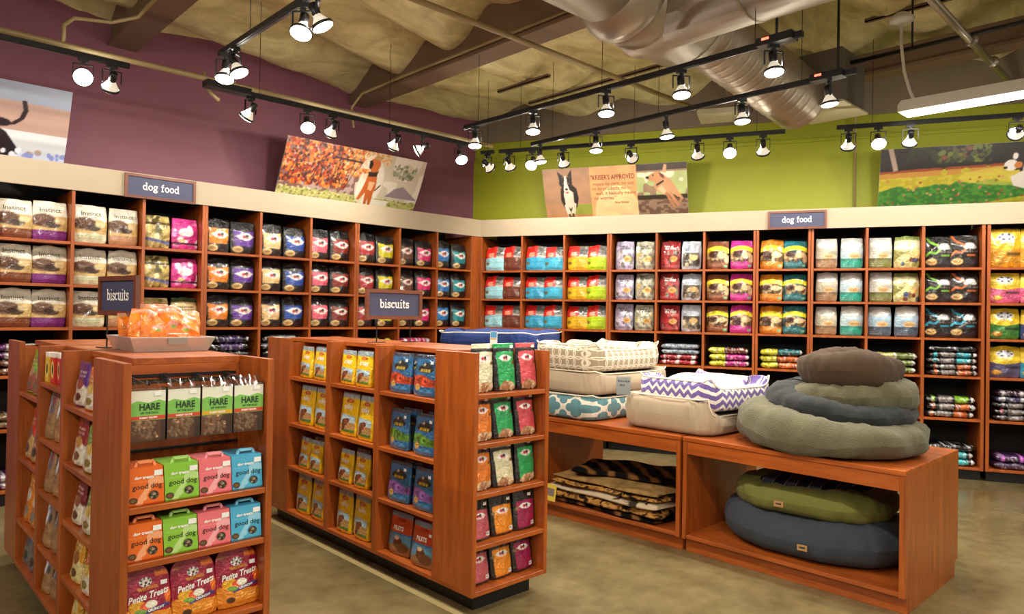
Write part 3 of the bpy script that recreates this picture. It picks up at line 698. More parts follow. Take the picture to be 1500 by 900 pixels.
ybr = lambda n, c: (n, [(.42, (206, 200, 44)), (.03, (30, 30, 30)), (.5, c), (.05, (220, 215, 210))])
gg2 = ('olive gold', [(.5, (180, 170, 100)), (.06, (230, 226, 200)), (.36, (110, 120, 60)), (.08, (235, 235, 225))])
bc = lambda n, c: (n, [(.12, (20, 17, 15)), (.06, c), (.08, (18, 16, 15)), (.28, (130, 122, 120)), (.06, (16, 15, 15)), (.26, c), (.05, (20, 18, 18)), (.09, (228, 226, 222))])
fl_r = {0: {3: [rd2]}, 1: {3: [('sky blue', [(1, (60, 150, 190))])]}, 2: {3: [by2, ('glossy black-yellow', by2[1])]}, 3: {3: [('silver', [(1, (150, 146, 130))]), gy]},
        4: {3: [rd2, ('dark red', rd2[1]), bg2, ('pale blue-grey', bg2[1])]}, 5: {3: [ybr('yellow and magenta', (170, 36, 120)), ybr('magenta-ended yellow', (180, 40, 130)), ybr('yellow and brown', (110, 50, 36))], 4: [ybr('yellow and magenta', (170, 36, 120))]},
        6: {3: [ybr('yellow and orange', (196, 100, 36)), ybr('orange-ended yellow', (186, 90, 30)), ybr('yellow and teal', (20, 100, 110))], 4: [ybr('teal-ended yellow', (30, 130, 150)), ybr('yellow and turquoise', (20, 120, 130)), ybr('yellow and teal', (20, 100, 110))]},
        7: {3: [('white', [(1, (196, 196, 196))]), ('beige', [(.5, (170, 150, 120)), (.5, (200, 196, 190))]), ('white and blue', [(.1, (120, 130, 150)), (.4, (220, 224, 230)), (.4, (120, 150, 190)), (.1, (210, 214, 220))])]},
        8: {3: [gg2, ('gold and olive', gg2[1]), ('dull gold', gg2[1])], 4: [('olive', nb((90, 90, 60)))]},
        9: {3: [bc('black and copper', (190, 96, 44)), bc('copper-ended black', (180, 90, 50)), bc('black and cyan', (60, 170, 180)), bc('cyan-ended black', (50, 150, 170)), blk], 4: [bc('black and copper', (190, 96, 44)), bc('copper-ended black', (190, 96, 44)), bc('black and green', (140, 190, 60))], 5: [bc('black and cyan', (60, 170, 180)), bc('cyan-ended black', (90, 190, 200)), blk]},
        10: {4: [bc('grey and silver', (120, 116, 124)), bc('crimson and black', (150, 26, 50)), bc('charcoal and silver', (110, 104, 110)), ('lilac grey', nb((80, 70, 110))), ('dark plum', nb((60, 26, 50)))], 5: [('aubergine', nb((72, 50, 84), (110, 90, 120))), ('bright violet', nb((84, 50, 100), (210, 120, 220)))]}}
for i, dd in fl_r.items():
    for s_, specs in dd.items(): flats(RF, RX[i], s_, specs, f'{ORDN[i]} bay right of corner', GRF, h=.06 if len(specs) > 3 else .072)

# ================================================================== GONDOLAS
GZ = 1.391
def gondola(label, x0, yn, yf, W, capn, capf, divs, tiers, caprec, capshelves, slat):
    """double-sided island shelf: long open side at x0 (facing -x), near cap at y=yn facing -y"""
    t = thing('gondola_shelf', label, 'shelf', (x0+W/2, (yn+yf)/2, 0)); ox, oy = -(x0+W/2), -(yn+yf)/2
    def B(n, m, a, b, c, d, e, f): return bx(n, t, m, a+ox, b+oy, c, d+ox, e+oy, f)
    x1 = x0+W; xc = (x0+x1)/2; T = .028; yb = yn+capn; ye = yf-capf
    for (ya, yb_) in ((yn, yb), (ye, yf)):
        B('end_panel', WOODV, x0, ya, .10, x0+T, yb_, GZ); B('end_panel', WOODV, x1-T, ya, .10, x1, yb_, GZ)
    yr = yn+caprec
    B('cap_back_panel', WOODV, x0+T, yr+.012, .125, x1-T, yr+.03, GZ-.03)
    B('cap_back_panel', WOODV, x0+T, yf-.15, .125, x1-T, yf-.13, GZ-.03)
    if yb-(yr+.03) > .05: B('bay_end_panel', WOODV, x0+T, yb-.024, .125, x1-T, yb, GZ-.03)
    B('bay_end_panel', WOODV, x0+T, ye, .125, x1-T, ye+.024, GZ-.03)
    # bottom board, top board, core
    B('bottom_board', WOODY, x0, yn, .10, x1, yf, .125)
    B('top_board', WOODY, x0+.115, yr, GZ-.028, x1-.0, yf-.13, GZ)
    B('core_panel', WOODV, xc-.009, yb, .125, xc+.009, ye, GZ-.03)
    for d in divs: B('divider', WOODV, x0, d-.027, .125, xc-.009, d+.027, GZ+.0); B('divider', WOODV, xc+.009, d-.027, .125, x1, d+.027, GZ)
    ed = [yb]+[v for d in sorted(divs) for v in (d-.027, d+.027)]+[ye]
    for i in range(len(ed)//2):
        for z in tiers[i]:
            B('shelf', WOODY, x0+.004, ed[2*i]+.0005, z-TT, xc-.01, ed[2*i+1]-.0005, z); B('shelf', WOODY, xc+.01, ed[2*i]+.0005, z-TT, x1-.004, ed[2*i+1]-.0005, z)
    for z in capshelves:
        B('cap_shelf', WOODX, x0+T+.0005, yn+.003, z-TT, x1-T-.0005, yr+.011, z); B('cap_shelf', WOODX, x0+T+.0005, yf-.129, z-TT, x1-T-.0005, yf-.003, z)
    if slat:
        B('slot_rail', BLACK, x0+T+.001, yr+.003, 1.285, x1-T-.001, yr+.0115, 1.298); B('slot_rail', BLACK, x0+T+.001, yr+.003, 1.0, x1-T-.001, yr+.0115, 1.012)
        B('fascia_strip', WOODX, x0+T+.001, yr-.001, 1.30, x1-T-.001, yr+.0115, GZ-.0285)
    B('plinth', BLACK, x0+.07, yn+.07, 0, x1-.07, yf-.07, .10)
    return ed
G1 = (.780, 2.903, 5.33, .586); G2 = (2.443, 2.834, 5.31, .57)
e1 = gondola('cherry island shelf at the left with the orange bag tray on top', *G1, .427, .365, [3.887, 4.42],
        [[1.145, .873, .607, .345], [1.206, .916, .643, .360], [1.105, .728, .368]], .29, [.845, .633, .350], True)
e2 = gondola('cherry island shelf in the middle with the wide biscuits sign on top', *G2, .346, .365, [3.772, 4.375],
        [[1.110, .768, .450], [1.110, .768, .450], [1.110, .768, .450]], .30, [1.168, .903, .635, .363], False)

# ------------------------------------------------------------------ pouch designs
def d_yellow(title, strip=(150, 170, 180)):
    def f(sd):
        c = Cv(36, 54, (244, 200, 22), sd); c.rect(0, .86, 1, 1, strip); c.vary(.07); c.ell(.5, .8, .22, .045, (186, 60, 24)); c.ell(.5, .8, .14, .02, (230, 150, 60))
        c.poly([(.08, .12), (.92, .08), (.9, .46), (.1, .5)], (176, 208, 226)); c.poly([(.08, .12), (.92, .08), (.92, .3), (.5, .34), (.08, .26)], (190, 150, 96))
        c.ell(.38, .3, .17, .09, (112, 62, 30)); c.ell(.52, .36, .13, .05, (128, 72, 36)); c.ell(.3, .2, .12, .1, (104, 56, 28)); c.ell(.6, .345, .035, .02, (30, 20, 16)); c.ell(.5, .375, .02, .012, (20, 14, 10))
        c.poly([(.5, .3), (.62, .29), (.55, .27)], (200, 60, 60)); c.poly([(.3, .1), (.9, .08), (.9, .15), (.4, .15)], (80, 130, 50)); c.ell(.15, .17, .09, .07, (222, 196, 150)); c.ell(.15, .17, .06, .045, (176, 140, 96))
        return c
    return f
def d_bluep(band, dark=(24, 50, 84)):
    def f(sd):
        c = Cv(36, 46, (44, 104, 150), sd); c.rect(0, .9, 1, 1, (60, 70, 84)); c.vary(.1); c.m((c.v > .24) & (c.v < .46+.05*np.sin(c.u*5)), band); c.blobs(.1, .28, .95, .44, 12, .05, [tuple(x*.7 for x in band), tuple(min(255, x*1.25) for x in band)])
        c.ell(.5, .66, .34, .1, (34, 40, 34)); c.ell(.5, .72, .2, .09, (46, 52, 44)); c.ell(.42, .76, .05, .03, (210, 200, 180)); c.lines(.28, .74, [.62], .07, (226, 190, 60)); c.ell(.25, .22, .12, .08, (206, 160, 84))
        c.ell(.6, .12, .3, .06, (70, 130, 180)); return c
    return f
def d_filet(sd):
    c = Cv(36, 48, (196, 76, 40), sd); c.rect(0, .88, 1, 1, (120, 140, 160)); c.vary(.08); c.rect(0, 0, 1, .5, (90, 150, 190)); c.poly([(0, 0), (1, 0), (1, .22), (.4, .28), (0, .16)], (150, 110, 70))
    c.ell(.5, .3, .2, .12, (96, 56, 32)); c.ell(.7, .2, .25, .12, (110, 66, 36)); c.ell(.44, .4, .1, .05, (230, 190, 150)); c.ell(.5, .82, .2, .04, (160, 40, 24)); c.rect(0, .48, 1, .52, (60, 120, 170)); return c
def d_pouch(col, win):
    def f(sd):
        c = Cv(40, 60, (20, 20, 22), sd); c.rect(0, .9, 1, 1, col if win else (24, 24, 26)); c.rect(0, .86, 1, .885, (50, 50, 52))
        top = .82 if win else .72; c.poly([(.16, .06), (.9, .07), (.92, top), (.5, top+.015), (.12, top-.01)], col)
        y = top-.13; c.ell(.52, y, .24, .07, (238, 232, 228)); c.poly([(.2, y), (.36, y+.03), (.36, y-.03)], (238, 232, 228)); c.poly([(.84, y), (.7, y+.03), (.7, y-.03)], (238, 232, 228))
        c.ell(.465, y, .06, .036, (176, 34, 52)); c.ell(.575, y+.012, .055, .036, (40, 54, 54)); c.ell(.58, y-.026, .045, .02, (196, 70, 70))
        dk = tuple(x*.72 for x in col); c.lines(.24, .82, [y-.12, y-.17, y-.22], .016, dk, .7)
        if win:
            c.ell(.52, .06, .36, .16, (196, 160, 120)); c.rect(.12, 0, .92, .045, (20, 20, 22)); c.blobs(.2, .06, .85, .17, 9, .07, [(170, 120, 84), (150, 110, 76), (206, 180, 140)])
            c.ell(.86, y-.1, .07, .035, (120, 80, 40))
        else: c.rect(.74, .1, .9, .19, (236, 234, 230)); c.lines(.76, .88, [.15], .03, (60, 60, 60)); c.ell(.14 if sd % 2 else .16, y-.04, .08, .035, (140, 110, 60))
        return c.vary(.08)
    return f
def d_kraft(sd):
    c = Cv(26, 40, (150, 112, 74), sd); c.rect(.12, .5, .88, .88, (110, 100, 104)); c.blobs(.15, .52, .85, .86, 12, .1, [(206, 206, 214), (160, 60, 50), (90, 130, 160), (70, 60, 60)]); c.lines(.2, .8, [.4, .3], .03, (90, 62, 40)); return c.vary(.15)
def d_side(a, b, dsgn):
    def f(sd):
        c = Cv(30, 42, b, sd); c.m(c.v > .5+.08*np.sin(c.u*4), a); c.ell(.55, .5, .26, .12, dsgn); c.lines(.2, .85, [.76, .68], .05, (236, 226, 200)); c.ell(.6, .22, .2, .09, tuple(x*.6 for x in dsgn)); c.rect(0, 0, 1, .05, a); return c.vary(.1)
    return f
def d_petite(sd):
    c = Cv(70, 84, (152, 12, 54), sd); c.vary(.12, 7, 7); c.m(c.v < .33+.05*np.sin(c.u*4+1), (222, 134, 28)); c.rect(.7, .84, .97, .93, (226, 116, 30)); c.ell(.14, .88, .1, .025, (150, 90, 30))
    c.ell(.5, .78, .13, .075, (232, 226, 214)); [c.ell(.5+.1*cos(k*.9), .785+.055*sin(k*.9), .022, .016, (30, 26, 40)) for k in range(7)]; c.ell(.5, .77, .03, .02, (40, 30, 40))
    c.lines(.32, .72, [.68], .04, (196, 130, 30)); c.poly([(.36, .26), (.96, .34), (.96, .41), (.36, .33)], (72, 56, 122)); c.ell(.3, .42, .17, .085, (238, 180, 50)); c.ell(.46, .4, .11, .06, (226, 84, 44)); c.ell(.58, .42, .12, .06, (236, 232, 214)); c.ell(.36, .33, .12, .04, (110, 150, 50))
    c.ell(.93, .5, .07, .12, (232, 110, 20)); c.ell(.3, .14, .1, .05, (70, 40, 20)); c.lines(.4, .9, [.22, .17], .018, (250, 200, 120)); return c
def sticker(par, x, z, surf=None, y=0, w=.024, h=.017):
    yy = (float(surf(np.array([x]), np.array([z]))[0]) if surf is not None else y)-.003
    o = bx('price_sticker', par, PAPER, x-w/2, yy-.0008, z-h/2, x+w/2, yy+.0006, z+h/2)
    return o
def pouch(key, pf, label, group, p, rz, w, h, t, kind='pouch', side=(24, 24, 26), mat=None, tilt=0, stick=None, txt=None, name='treat_pouch', sd=None, cat='bag', wr=.004):
    sd = R.randrange(2) if sd is None else sd
    me, surf = bag(key, pf, w, h, t, kind, sd, side, mat, wr)
    o = obj(name, me); o.location = p; o.rotation_euler = (tilt, 0, rz+R.uniform(-.06, .06)); tag(o, label, cat, group)
    if stick: sticker(o, stick[0]*w, stick[1]*h, surf)
    for q in (txt or []):
        s, tx, tz, sz, im, bo = q[:6]; rot = q[6] if len(q) > 6 else 0; sh = q[7] if len(q) > 7 else 0; sx = q[8] if len(q) > 8 else 1
        kk = ('pt', key, sd, s, w, h)
        if kk not in BAGC: BAGC[kk] = text_part('lettering', None, s, tx*w, tz*h, sz, im, surf, bold=bo, rot=rot, shear=sh, sx=sx)
        obj('lettering', BAGC[kk], o)
    return o
RZL = -pi/2
# middle gondola, long side: e2 = bay limits from near to far
bays = [(e2[0], e2[1]), (e2[2], e2[3]), (e2[4], e2[5])]; tz = [.125, .450, .768, 1.110]; BN = ['bottom', 'third', 'second', 'top']; BW = ['near', 'middle', 'far']
GY = 'yellow dog picture bags on the middle island'; GB_ = 'blue pouches on the middle island'
TXY = {0: [('milky', 0, .66, .034, INKW, .0006, .03)], 1: [('crunchy', 0, .68, .024, INKW, .0004)], 2: [('jerky', 0, .68, .026, INKW, .0004)]}
for bi in (2, 1):
    a, b = bays[bi]
    for ti in range(4):
        h = [.275, .22, .285, .225][ti]; w = [.178, .158, .195, .170][ti]; key = ('yel', ti)
        n = 2
        for k in range(n):
            y = b-.07-w/2-k*(w+.035) if bi == 2 else b-.055-w/2-k*(w+.035)
            p = Vector((2.443+.060+R.uniform(0, .015), y, tz[ti]+.002))
            pouch(key, d_yellow(ti), f'yellow bag with brown dog picture, {"left" if k == 0 else "right"} in front, {BN[ti]} shelf, {BW[bi]} bay of middle island', GY, p, RZL, w, h, .075, 'pouch', (200, 160, 30), SHINY, -.03, None, [('milky' if ti in (0, 2) else 'crispy', 0, .67, w*.24, INKW, .0006, .03)], 'treat_bag', wr=.006)
        if ti in (1, 3):
            for k in range(1 if ti == 3 else 2):
                p = Vector((2.443+.15, b-.07-w-.0-k*(w+.03)+.02, tz[ti]+.002))
                pouch(key, d_yellow(ti), f'yellow bag {["between and behind the front pair","at the back right"][k]}, {BN[ti]} shelf, {BW[bi]} bay of middle island', GY, p, RZL, w, h, .06, 'pouch', (200, 160, 30), SHINY, -.03, None, None, 'treat_bag', wr=.006)
a, b = bays[0]; bands = [None, ((126, 84, 150), 'purple'), ((84, 130, 50), 'green'), ((186, 70, 40), 'red')]
for ti in (3, 2, 1):
    c_, nm = bands[ti]
    for k in range(2):
        y = b-.05-.108-k*.25
        for q in range(2 if ti < 3 else (2 if k == 0 else 1)):
            p = Vector((2.443+.06+q*.075, y-q*.02-(.035 if ti == 3 and q else 0), tz[ti]+.002))
            pouch(('blu', ti), d_bluep(c_), f'blue pouch with {nm} picture band, {"left" if k == 0 else "right"}, {"front" if q == 0 else "behind"}, {BN[ti]} shelf, near bay of middle island', GB_, p, RZL, .202, .24, .065, 'pouch', (30, 60, 96), SHINY, -.03, (.28, .82) if q == 0 else None)
for k in range(3):
    p = Vector((2.443+[.08, .06, .165][k], b-[.15, .41, .27][k], .127))
    pouch('filet', d_filet, f'rust and blue pouch lettered FILETS, {["left","right","behind the other two"][k]}, bottom shelf of middle island', 'filet pouches on the middle island', p, RZL, .205, .25, .07, 'pouch', (150, 60, 40), SHINY, -.04, (.33, .75) if k == 1 else None, [('FILETS', -.02, .62, .034, INKW, .001, .03)], wr=.007)
# near cap of the middle gondola: five shelves of three black pouches
CAPC = [[((196, 92, 104), 'rose'), ((232, 140, 30), 'orange'), ((150, 22, 76), 'crimson')], [((200, 92, 108), 'rose'), ((236, 142, 26), 'orange'), ((156, 24, 78), 'crimson')],
        [((228, 124, 40), 'orange'), ((222, 214, 176), 'cream'), ((30, 158, 84), 'green')], [((232, 122, 34), 'orange'), ((32, 164, 90), 'green'), ((206, 72, 84), 'rose')],
        [((222, 214, 180), 'cream'), ((30, 160, 86), 'green'), ((212, 80, 90), 'rose')]]
capz = [.125, .363, .635, .903, 1.168]; CAPN = ['bottom', 'fourth', 'third', 'second', 'top']
for ti in range(5):
    for k in range(3):
        c_, nm = CAPC[ti][k]; win = ti >= 2; h = .222 if ti < 2 else (.238 if ti < 4 else .265); w = .162
        p = Vector((2.473+.086+k*.169+R.uniform(-.004, .004), 2.834+.085+R.uniform(0, .012), capz[ti]+.0015))
        st = ((.3, .93) if win else (.28, .86))
        pouch(('cap', nm, win, h), d_pouch(c_, win), f'black pouch with {nm} panel, {["left","middle","right"][k]}, {CAPN[ti]} shelf of middle island near end', 'black treat pouches on the island end', p, 0, w, h, .075, 'pouch', (22, 22, 24), SHINY, -.04 if ti < 4 else 0, st, wr=.004)
        if ti in (2, 3, 1) and k != 1:
            p2 = p + Vector((.02, .085, 0))
            pouch(('cap', nm, win, h), d_pouch(c_, win), f'black pouch behind the {["left","middle","right"][k]} one, {CAPN[ti]} shelf of middle island near end', 'black treat pouches on the island end', p2, 0, w, h-.0, .06, 'pouch', (22, 22, 24), SHINY, 0, None, wr=.004)

# left gondola, long side
b1 = [(e1[0], e1[1]), (e1[2], e1[3]), (e1[4], e1[5])]
LG = 'treat bags on the long side of the left island'
near = [(.125, (206, 150, 40), (226, 180, 80), (240, 220, 150), 'golden', .21), (.345, (214, 150, 34), (232, 216, 150), (150, 96, 40), 'golden', .21), (.607, (120, 30, 36), (232, 224, 204), (150, 96, 50), 'maroon and white', .21),
        (.873, (140, 34, 40), (232, 224, 204), (206, 150, 70), 'red and white', .215), (1.145, (84, 40, 120), (226, 214, 196), (150, 70, 60), 'purple and white', .20)]
second = [((208, 160, 40), 'ochre', (236, 214, 140)), ((206, 70, 40), 'red', (236, 226, 206)), ((90, 160, 50), 'green', (236, 226, 206)), ((90, 160, 50), 'green', (236, 226, 206)), ((226, 120, 40), 'orange', (236, 226, 206))]
TN = ['bottom', 'fourth', 'third', 'second', 'top']
for i, (z, a_, b_, d_, nm, h) in enumerate(near):
    w = .15
    pouch(('sd', i), d_side(a_, b_, d_), f'{nm} treat bag, left of its pair, {TN[i]} shelf, near bay of left island', LG, Vector((.780+.055, 3.72, z+.0015)), RZL, w, h, .07, 'pouch', a_, SHINY, -.05, None, None, 'treat_bag')
    c2, n2, b2 = second[i]
    pouch(('sd2', i), d_side(c2, b2, (230, 200, 90)), f'{n2} and white treat bag, right of its pair, {TN[i]} shelf, near bay of left island', LG, Vector((.780+.055, 3.53, z+.0015)), RZL, w, h*.93, .07, 'pouch', c2, SHINY, -.05, None, None, 'treat_bag')
for i, z in enumerate([.125, .360, .643, .916]):
    for k in range(3):
        pouch('kraft', d_kraft, f'brown paper treat bag with picture label, {["left","middle","right"][k]}, {["bottom","fourth","third","second"][i]} shelf, middle bay of left island', 'kraft treat bags on the left island', Vector((.780+.05+.012*k, 4.31-k*.135, z+.0015)), RZL, .12, [.20, .25, .24, .26][i], .07, 'pouch', (140, 104, 68), None, -.05, None, None, 'treat_bag')
for k in range(5):
    cc = [(220, 180, 60), (206, 50, 40), (200, 40, 60), (40, 110, 160), (60, 130, 180)][k]
    def pf(sd, cc=cc):
        c = Cv(20, 24, cc, sd); c.ell(.5, .45, .34, .28, (226, 206, 110)); c.ell(.5, .45, .2, .16, (30, 40, 30)); c.rect(0, .84, 1, 1, (236, 226, 214)); return c
    pouch(('bx', k), pf, f'small {["yellow","red","crimson","dark blue","light blue"][k]} treat box, {ORDN[k]} from the left, top shelf of left island', 'small boxes on the left island', Vector((.780+.045+.01*k, 4.335-k*.085, 1.206+.0015)), RZL+.0, .07, .155, .05, 'box', tuple(x*.3 for x in cc), MATTE, 0, None, None, 'treat_box', cat='box')
far = [(.125, (40, 110, 176), (110, 116, 120), (70, 70, 76), 'blue and grey', .27), (.368, (222, 130, 30), (226, 140, 40), (240, 240, 230), 'orange', .30), (.728, (206, 60, 24), (210, 170, 110), (110, 110, 100), 'red', .29), (1.105, (120, 190, 50), (170, 100, 70), (210, 180, 130), 'lime green', .24)]
for i, (z, a_, b_, d_, nm, h) in enumerate(far):
    for k in range(2):
        pouch(('fr', i), d_side(a_, b_, d_), f'{nm} treat bag, {"left" if k == 0 else "right"} of its pair, {["bottom","third","second","top"][i]} shelf, far bay of left island', LG, Vector((.780+.06, 4.85-k*.17, z+.0015)), RZL, .15, h, .08, 'pouch', a_, SHINY, -.06, None, None, 'treat_bag')

# near cap of the left gondola -------------------------------------------------
XL0, XL1, YC = .780+.03, .796+.54, 2.903
boxc = [((222, 104, 30), 'orange'), ((132, 190, 58), 'green'), ((226, 112, 120), 'pink'), ((72, 168, 208), 'blue')]
def d_box(col):
    def f(sd):
        c = Cv(60, 70, col, sd); hi = tuple(x+(255-x)*.38 for x in col)
        c.line(.36, .2, .72, .62, .07, hi, 1, 1.15); [c.ell(px, pz, .105, .095, hi) for px, pz in ((.3, .1), (.42, .22), (.66, .6), (.92, .62), (.8, .72))]; c.rect(.62, .55, .98, .66, hi)
        c.ell(.14, .16, .12, .085, (70, 48, 30)); c.ell(.14, .16, .08, .05, (112, 80, 48)); c.ell(.7, .25, .14, .115, (44, 36, 30)); c.blobs(.6, .18, .8, .32, 8, .035, [(150, 140, 110), (90, 80, 60), (170, 150, 110)])
        c.lines(.08, .6, [.63], .012, hi); return c
    return f
def carry_box(ci, row, k):
    col, nm = boxc[ci]; w, h, d = .1275, .145, .16; me, surf = bag(('gd', ci), d_box(col), w, h, d, 'box', 0, tuple(x*.8 for x in col), MATTE)
    o = obj('treat_carton', me); z = [.633, .845][row]+.001
    o.location = (XL0+.0655+k*.1312, YC+.10, z); tag(o, f'{nm} gift carton of dog treats, {["lower","upper"][row]} carton shelf of left island end', 'box', 'dog treat cartons with handles')
    text_part('lettering', o, 'dog treats', -.012, h*.74, .0165, INKW, None, -d/2-.0012, .0006); text_part('lettering', o, 'good dog', 0, h*.50, .0275, INK, None, -d/2-.0012, .0002, 1.0)
    st = sticker(o, .038, h*.83, None, -d/2+.001, .03, .02)
    # folded card loop handle on top
    hh = .016; pts = [(-.036, 0, h), (-.028, 0, h+hh), (.028, 0, h+hh), (.036, 0, h)]
    mb = MB(); mb.v = []
    for (xa, za), (xb, zb_) in zip([(-.036, h-.002), (-.029, h+hh), (.029, h+hh)], [(-.029, h+hh), (.029, h+hh), (.036, h-.002)]):
        dx, dz = xb-xa, zb_-za; L = math.hypot(dx, dz); nx, nz = -dz/L*.005, dx/L*.005
        b = len(mb.v); mb.v += [(xa+nx, y, za+nz) for y in (-.006, .006)]+[(xb+nx, y, zb_+nz) for y in (-.006, .006)]+[(xa-nx, y, za-nz) for y in (-.006, .006)]+[(xb-nx, y, zb_-nz) for y in (-.006, .006)]
        mb.f += [(b, b+1, b+3, b+2), (b+4, b+6, b+7, b+5), (b, b+2, b+6, b+4), (b+1, b+5, b+7, b+3), (b, b+4, b+5, b+1), (b+2, b+3, b+7, b+6)]
    hm = plain('handle_card_'+nm, tuple(x+(255-x)*.3 for x in col), .6) if 'handle_card_'+nm not in MATS else MATS['handle_card_'+nm]
    for yy, ang in ((-.045, -.15),):
        hq = obj('handle', mb, o, hm); hq.location = (0, yy, 0)
for row in range(2):
    for k in range(4): carry_box(k, row, k)
for row, z in ((0, .633), (1, .845)):
    pass
# petite treats pouches: front three, three behind
for k in range(3):
    for q in range(2):
        p = Vector((XL0+.09+k*.178+.004*q, YC+.075+q*.10, .350+.0015))
        pouch('petite', d_petite, f'crimson and orange pouch, {["left","middle","right"][k]}, {"front" if q == 0 else "back"} row, left island end', 'crimson treat pouches', p, 0, .176, .232-.004*q, .07, 'dome', (130, 14, 46), SHINY, -.05 if q == 0 else 0, (.33, .73) if q == 0 else None,
              [('Petite Treats', 0, .56, .034, INKW, .0008, .12, .35, .82), ('WELLNESS', 0, .68, .015, plain('gold_ink', (206, 140, 40), .5) if 'gold_ink' not in MATS else MATS['gold_ink'], .0003, .1), ('CRUNCHY', .15, .335, .0125, INKW, .0004, .1)] if q == 0 else None, wr=.005, sd=0)
for k in range(3):
    pouch('petite', d_petite, f'crimson and orange pouch, {["left","middle","right"][k]}, bottom board of left island end', 'crimson treat pouches', Vector((XL0+.088+k*.168, YC+.09, .1265)), 0, .162, .2, .07, 'pouch', (130, 14, 46), SHINY, 0, None, None, sd=0)
# hanging clear packs on hooks
LIME = plain('green_card', (122, 184, 84), .5); CARDC = plain('cream_card', (222, 222, 204), .5); REDC = plain('red_print_band', (196, 66, 44), .5); OCHC = plain('ochre_print_band', (206, 160, 40), .5); DKGR = plain('dark_green_ink', (34, 60, 40), .6)
BISC = plain('baked_biscuit', (216, 164, 116), .8, bump=.4, var=.3, bscale=60)
def hare_pack(k):
    x = XL0+.066+k*.131; t = thing('hanging_treat_pack', f'clear hanging pack of bone biscuits, {["far left, red band","second from left, red band","third from left, ochre band","far right, red band"][k]}', 'pack', (x, YC+.06, 1.088), R.uniform(-.03, .03), 'clear packs on the hooks')
    w, h, d = .126, .222, .065
    m = MB().box(-w/2, -d/2, 0, w/2, -d/2+.001, h*.92).box(-w/2, -d/2, 0, -w/2+.001, d/2, h*.92).box(w/2-.001, -d/2, 0, w/2, d/2, h*.92).box(-w/2, -d/2, 0, w/2, d/2, .001)
    obj('clear_tray', m, t, CLEAR)
    n_ = 12; V = []; zt = np.linspace(h*.88, h+.012, 4)
    mb = MB()
    for j, z in enumerate(zt):
        f_ = 1-j/3
        for i in range(n_+1):
            u = i/n_; V.append(((u-.5)*w*(1-.05*(1-f_)), -d/2*f_-.004+.004*sin(u*25+j*2+k), z+.004*sin(u*19+k)*(1-f_)))
    mb.v = V; mb.f = grid_faces(n_+1, 4); obj('crinkled_top_film', mb, t, CLEAR, True)
    y = -d/2-.0015
    obj('green_card', MB().box(-w/2+.002, y, h*.37, w/2-.002, y+.001, h*.68), t, LIME)
    obj('cream_card', MB().prism([(-w/2+.002, h*.64), (w/2-.002, h*.64), (w/2-.002, h*.88), (-w/2+.002, h*.88)], y-.0004, y+.001), t, CARDC)
    obj('hill_print', MB().prism([(-w/2+.002, h*.62), (w/2-.002, h*.62), (w/2-.002, h*.68), (w*.3, h*.72), (0, h*.67), (-w*.3, h*.71), (-w/2+.002, h*.67)], y-.0009, y-.0003), t, LIME)
    obj('colour_band', MB().box(-w/2+.002, y-.0008, h*.38, w/2-.002, y+.0002, h*.445), t, OCHC if k == 2 else REDC)
    text_part('lettering', t, 'HARE', .004, h*.595, .036, DKGR, None, y-.0014, .0012, .82); text_part('lettering', t, 'OF THE DOG', .004, h*.495, .0105, DKGR, None, y-.0014, .0003); text_part('lettering', t, 'RABBIT RECIPE', 0, h*.412, .0095, INKW, None, y-.0014, .0003)
    sticker(t, w*.26, h*.82, None, y, .026, .015)
    # bone shaped biscuits heaped in the tray
    rg = random.Random(40+k); mb = MB()
    for _ in range(34):
        c = Vector((rg.uniform(-.036, .036), rg.uniform(-.02, .018), rg.uniform(.01, h*.34))); q = Quaternion((rg.uniform(-1, 1), rg.uniform(-1, 1), rg.uniform(-1, 1), rg.uniform(-1, 1))).normalized()
        ax = q @ Vector((.014, 0, 0)); mb.tube([c-ax*1.15, c-ax*.8, c-ax*.4, c+ax*.4, c+ax*.8, c+ax*1.15], .004, 6, radii=[.003, .0085, .0055, .0055, .0085, .003])
    o = obj('bone_biscuits', mb, t, BISC, True); o['kind'] = 'stuff'
for k in range(4): hare_pack(k)
hk = thing('hook_rail', 'black slot-mounted rail with wire hooks holding the clear packs', 'hook rail', (.780+.285, YC+.29, 1.318))
obj('back_bar', MB().box(-.25, -.012, -.006, .25, -.0015, .006), hk, BMETAL)
for k in range(4):
    x = XL0+.066+k*.131-(.780+.285)
    obj('hook', MB().tube([(x, -.01, 0), (x, -.19, -.012), (x+.0, -.262, -.014), (x+.0, -.27, -.004)], .0026, 6).box(x-.014, -.016, -.02, x+.014, -.011, .008), hk, BMETAL)

# ------------------------------------------------------------------ tray of orange bags on the left gondola
TZ = GZ+.001
t = thing('serving_tray', 'shallow brushed metal tray full of orange treat bags', 'tray', (1.185, 3.80, TZ))
def tray_mesh():
    m = MB(); W0, D0, W1, D1, H = .168, .175, .186, .195, .070; th = .003
    def ring(w, d, z): return [(-w, -d, z), (w, -d, z), (w, d, z), (-w, d, z)]
    m.v = ring(W0, D0, 0)+ring(W1, D1, H)+ring(W1+.008, D1+.008, H)+ring(W1+.008, D1+.008, H-.004)+ring(W0+.001, D0+.001, -.0+.0005)+ring(W1-.004, D1-.004, H)+ring(W0-.002, D0-.002, th)
    for (a, b) in ((6, 5), (5, 2), (2, 3), ):
        for i in range(4): m.f.append((a*4+i, a*4+(i+1) % 4, b*4+(i+1) % 4, b*4+i))
    for i in range(4): m.f.append((12+i, 12+(i+1) % 4, (i+1) % 4, i))
    m.f += [(24, 25, 26, 27), (3, 2, 1, 0)]; return m
obj('pan', tray_mesh(), t, TRAY)
